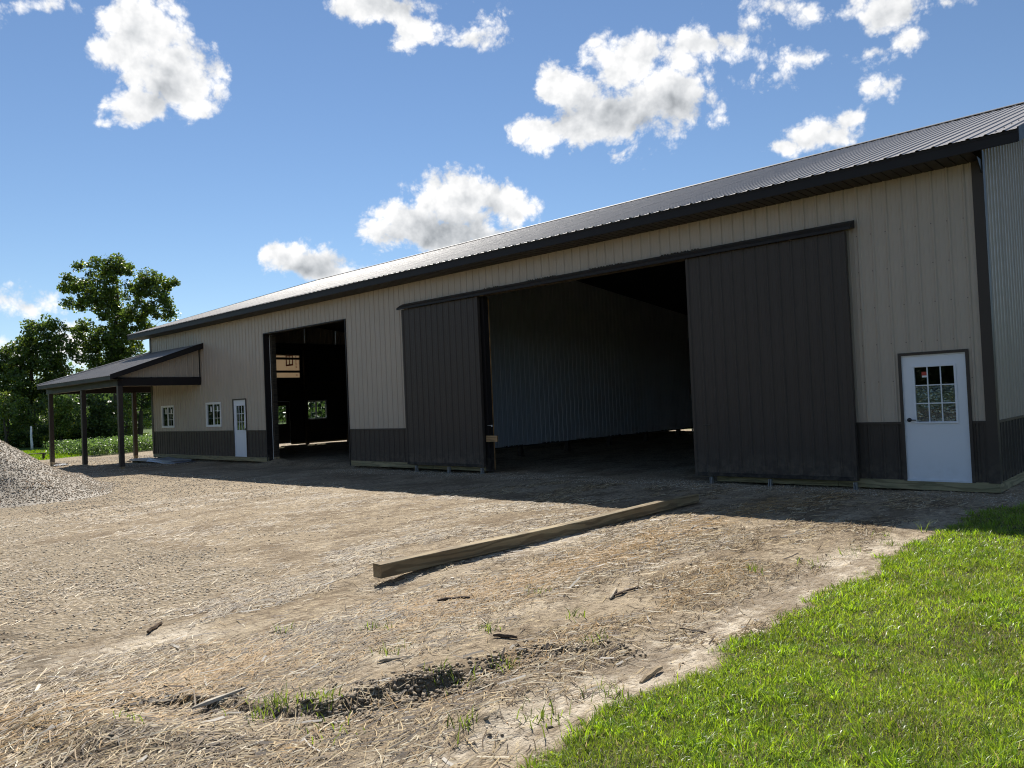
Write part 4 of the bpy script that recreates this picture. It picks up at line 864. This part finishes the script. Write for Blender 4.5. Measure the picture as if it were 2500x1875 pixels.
o=MB().tube([(0,0,-.1),(0,0,.62)],.03,8).build('pipe','white_vinyl',smooth=True); q=CAM+ray(1690,1040)*((17.6-CAM[1])/ray(1690,1040)[1]); o.location=(q[0],17.6,gz(q[0],17.6)); tag(o,'short white pipe standing inside the barn at the far gap','pipe')

# ------------------------------------------------------------------ trees
def leaves(P,size,cols,flat=0):
    n=len(P); a=rng.normal(size=(n,3)); a/=np.linalg.norm(a,axis=1)[:,None]; b=rng.normal(size=(n,3)); b-=a*(a*b).sum(1)[:,None]; b/=np.linalg.norm(b,axis=1)[:,None]
    if flat: a[:,2]*=flat; b[:,2]*=flat
    s=size[:,None]; V=np.stack([P-a*s*.5,P+b*s*.32,P+a*s*.5,P-b*s*.32],1); V[:,0]-=0
    F=(np.arange(4)[None]+4*np.arange(n)[:,None])
    return V.reshape(-1,3),F,np.repeat(cols,4,axis=0)
def tree(name,label,cat,Z,lobes,base,dens=1.0,leaf=.20,clump=.62,per=70,col=(.08,.122,.026),trunk_r=.3,fork=None,group=None,lean=0):
    f=Z/FPX; gb=base; B0=at_depth(base[0],base[1],Z); B0[2]=gz(B0[0],B0[1])
    cl=[]
    for l in lobes:
        u,v,ru,rv=l[:4]; c=at_depth(u,v,Z); rx,rz=ru*f,rv*f; ry=(rx+rz)*.55
        n=max(4,int(dens*1.5*rx*ry*rz/(clump**3)*.55+4))
        q=rng.normal(size=(n,3)); q/=np.linalg.norm(q,axis=1)[:,None]; q*=(rng.random((n,1))**.42)
        cl.append(c+RX*(q[:,:1]*rx)+FX*(q[:,1:2]*ry)+np.array([0,0,1])*(q[:,2:]*rz))
    C=np.concatenate(cl); C=C[C[:,2]>gz(B0[0],B0[1])+.15]
    root=empty(name,tuple(B0)); tag(root,label,cat,group)
    # limbs: join every clump to the nearest part of the growing skeleton
    m=MB(); top=np.percentile(C[:,2],80); cx=np.median(C,axis=0); nodes=[]; rad=[]
    nseg=7; H=top-B0[2]
    for i in range(nseg+1):
        t=i/nseg; p=B0*(1-t)+np.array([cx[0],cx[1],top])*t; p[:2]=B0[:2]+(cx[:2]-B0[:2])*t**1.4; p[:2]+=rng.normal(0,.02*H,2)*(t>0)*.5; nodes.append(p); rad.append(trunk_r*(1-.85*t)+.02)
    m.tube([tuple(p-B0) for p in nodes],rad,8)
    nd=[p for p in nodes[2:]]; nrad=list(rad[2:])
    order=np.argsort(np.linalg.norm(C-np.array([cx[0],cx[1],B0[2]+.45*H]),axis=1))
    for k,i in enumerate(order):
        if k%3 and k>30: continue
        A=np.array(nd); dd=np.linalg.norm(A-C[i],axis=1)+.8*np.maximum(0,A[:,2]-C[i][2]); j=int(np.argmin(dd)); p=nd[j]; r=max(.018,min(nrad[j]*.62,.16)); mid=(p+C[i])/2+np.array([0,0,-.06*dd[j]])+rng.normal(0,.05*dd[j],3)
        m.tube([tuple(p-B0),tuple(mid-B0),tuple(C[i]-B0)],[r,r*.75,r*.45],5,cap=False); nd+= [mid,C[i]]; nrad+=[r*.75,r*.45]
    o=m.build('trunk',None,root,smooth=True); cc=np.tile(np.array([.085,.07,.052,1.],dtype=np.float32),(len(o.data.vertices),1)); a=o.data.color_attributes.new('Col','FLOAT_COLOR','POINT'); a.data.foreach_set('color',cc.ravel()); o.data.materials.append(MAT['bark'])
    n=len(C)*per; idx=np.repeat(np.arange(len(C)),per); q=rng.normal(size=(n,3)); q/=np.linalg.norm(q,axis=1)[:,None]; rr=clump*(.6+.8*rng.random(len(C)))[idx]
    P=C[idx]+q*(rr*rng.random(n)**.45)[:,None]*np.array([1,1,.75]); P=P-B0; tint=(.7+.6*rng.random(len(C)))[idx]
    k=P[:,2]>.05; P=P[k]; tint=tint[k]; n=len(P)
    cols=np.array(col)[None]*(tint*(.6+.8*rng.random(n)))[:,None]; yl=(rng.random(n)<.12)[:,None]; cols=np.where(yl,cols*np.array([[1.7,1.35,.8]]),cols)
    V,F,Cc=leaves(P,leaf*(.6+.8*rng.random(n)),cols); o=new_obj('crown',mesh('crown',V,F,cols=Cc),'leaf',root); return root
def z1(*a): return (a[0]/2.37,560+a[1]/2.37,a[2]/2.37,a[3]/2.37)
tree('oak_tree','tallest spreading oak standing behind the porch and the barn corner','tree',73,[z1(640,205,110,65),z1(600,270,95,50),z1(700,230,60,50),z1(475,212,26,14),z1(400,300,45,36),z1(360,330,22,30),z1(440,345,60,40),z1(520,330,55,40),z1(620,360,120,75),z1(440,425,70,36),z1(560,440,110,70),z1(860,285,80,48),z1(900,345,95,75),z1(800,360,80,80),z1(1003,300,16,16),z1(960,420,60,55),z1(1000,480,22,24),z1(900,470,90,60),z1(700,500,140,80),z1(480,570,80,45),z1(560,620,110,60),z1(700,640,150,90),z1(850,560,80,60),z1(600,720,120,70),z1(480,690,50,40),z1(760,760,130,80),z1(560,800,90,60),z1(800,860,90,80)],(286,1075),dens=1.9,trunk_r=.42,per=62,leaf=.25,clump=.60)
tree('broad_tree','second tallest tree with rounded crown left of the oak','tree',67,[z1(310,545,50,36),z1(270,580,60,40),z1(190,570,50,26),z1(340,620,60,55),z1(220,640,90,60),z1(120,650,70,45),z1(370,690,45,50),z1(250,720,130,80),z1(60,720,80,60),z1(130,800,140,90),z1(320,780,90,80),z1(20,820,90,80),z1(200,900,180,90),z1(60,930,100,80),z1(330,880,80,60),z1(160,1000,150,70),z1(430,740,26,30)],(70,1085),dens=1.8,trunk_r=.36,per=62,leaf=.24,clump=.58,col=(.075,.115,.027))
tree('leaning_tree','tree with a leaning bare trunk showing beside the barn corner','tree',66,[z1(800,960,80,60),z1(880,940,50,60),z1(740,1000,60,60),z1(860,1010,30,50)],(342,1068),trunk_r=.28,per=60,leaf=.24,clump=.55,col=(.06,.10,.022))
SH=[('shrub','bushy shrub behind the gravel heap at the far left edge',62,[z1(40,1120,70,70),z1(30,1200,60,50),z1(110,1080,45,70),z1(110,1000,22,50)],(20,1099),(.12,.17,.035)),
    ('shrub','leafy shrub behind the slim white post',63,[z1(170,1110,60,80),z1(200,1200,70,60),z1(250,1000,40,45)],(80,1098),(.11,.155,.045)),
    ('shrub','tall light green shrub seen right of the leftmost porch post',62.5,[z1(350,1000,60,55),z1(340,1080,80,70),z1(400,1130,80,80),z1(320,1190,80,60),z1(430,1020,50,50)],(150,1098),(.13,.18,.035)),
    ('shrub','dark dense shrub between the second and third porch posts',65,[z1(560,1010,80,60),z1(560,1100,110,80),z1(640,1160,90,70),z1(520,1190,80,55),z1(640,1040,60,70)],(240,1090),(.075,.11,.027)),
    ('shrub','light green leafy shrub framed between the third and rear porch posts',64,[z1(745,1060,36,60),z1(730,1160,30,50),z1(720,980,40,40),z1(850,1090,20,50)],(308,1088),(.13,.18,.035)),
    ('shrub','small shrub at the far left below the broad tree',60,[z1(20,1010,50,60),z1(60,1060,50,50)],(12,1101),(.11,.155,.035))]
for nm,lab,Z,lo,ba,co in SH: tree(nm,lab,'shrub',Z,lo,ba,dens=1.3,trunk_r=.09,per=60,leaf=.20,clump=.5,col=co,group='shrubs along the edge of the lawn')
def bean_field():
    n=5200; x=-52+17*rng.random(n); y=.8+19*rng.random(n); s=x+.62*y; k=(s<-41.2)&(y>1.2+.6*fbm(x,y,91))&((x+.62*y>-47)|(rng.random(n)<.4)); x=x[k];y=y[k]; n=len(x); per=26
    zz=ground_z(x,y); P=np.repeat(np.column_stack([x,y,zz]),per,axis=0); m=len(P); P[:,:2]+=rng.normal(0,.16,(m,2)); P[:,2]+=.08+.75*rng.random(m)**.8*np.repeat(.6+.5*rng.random(n),per)
    c=np.array([[.085,.14,.04]])*(.6+.9*rng.random((m,1))); V,F,C=leaves(P,.09+.07*rng.random(m),c); o=new_obj('bean_plants',mesh('bean_plants',V,F,cols=C),'leaf'); tag(o,'knee-high leafy crop rows growing beyond the gravel pad','crop plants',kind='stuff')
bean_field()
def undergrowth():
    n=900; u=-140+480*rng.random(n); Z=64+7*rng.random(n); per=70; pts=np.array([at_depth(a,1090,b) for a,b in zip(u,Z)]); pts[:,2]=ground_z(pts[:,0],pts[:,1]); hh=(.8+2.6*fbm(u*.03,Z*.4,97))*(.5+.7*rng.random(n))*np.where(u>300,.25,1)
    P=np.repeat(pts,per,axis=0); m=len(P); P[:,:2]+=rng.normal(0,.45,(m,2)); P[:,2]+=.1+np.repeat(hh,per)*rng.random(m)
    c=np.array([[.085,.13,.032]])*(.5+1.0*rng.random((m,1)))*np.repeat(.7+.6*rng.random((n,1)),per,axis=0); V,F,C=leaves(P,.13+.13*rng.random(m),c); o=new_obj('undergrowth',mesh('undergrowth',V,F,cols=C),'leaf'); tag(o,'tangled green undergrowth at the foot of the trees','undergrowth',kind='stuff')
undergrowth()
def far_woods():
    n=9000; th=2*math.pi*rng.random(n); r=150+70*rng.random(n); x=CAM[0]-r*np.sin(th); y=CAM[1]+r*np.cos(th); z=rng.random(n)*(7+6*fbm(th*14,th*0,95)); per=26
    P=np.repeat(np.column_stack([x,y,z-.4]),per,axis=0); m=len(P); P+=rng.normal(0,1.3,(m,3)); k=P[:,2]>-.4; P=P[k]; m=len(P); c=np.array([[.05,.085,.025]])*(.6+.8*rng.random((m,1)))
    V,F,C=leaves(P,.9+.7*rng.random(m),c); o=new_obj('far_woods',mesh('far_woods',V,F,cols=C),'leaf'); tag(o,'distant line of woods along the horizon','woods',kind='stuff')
far_woods()
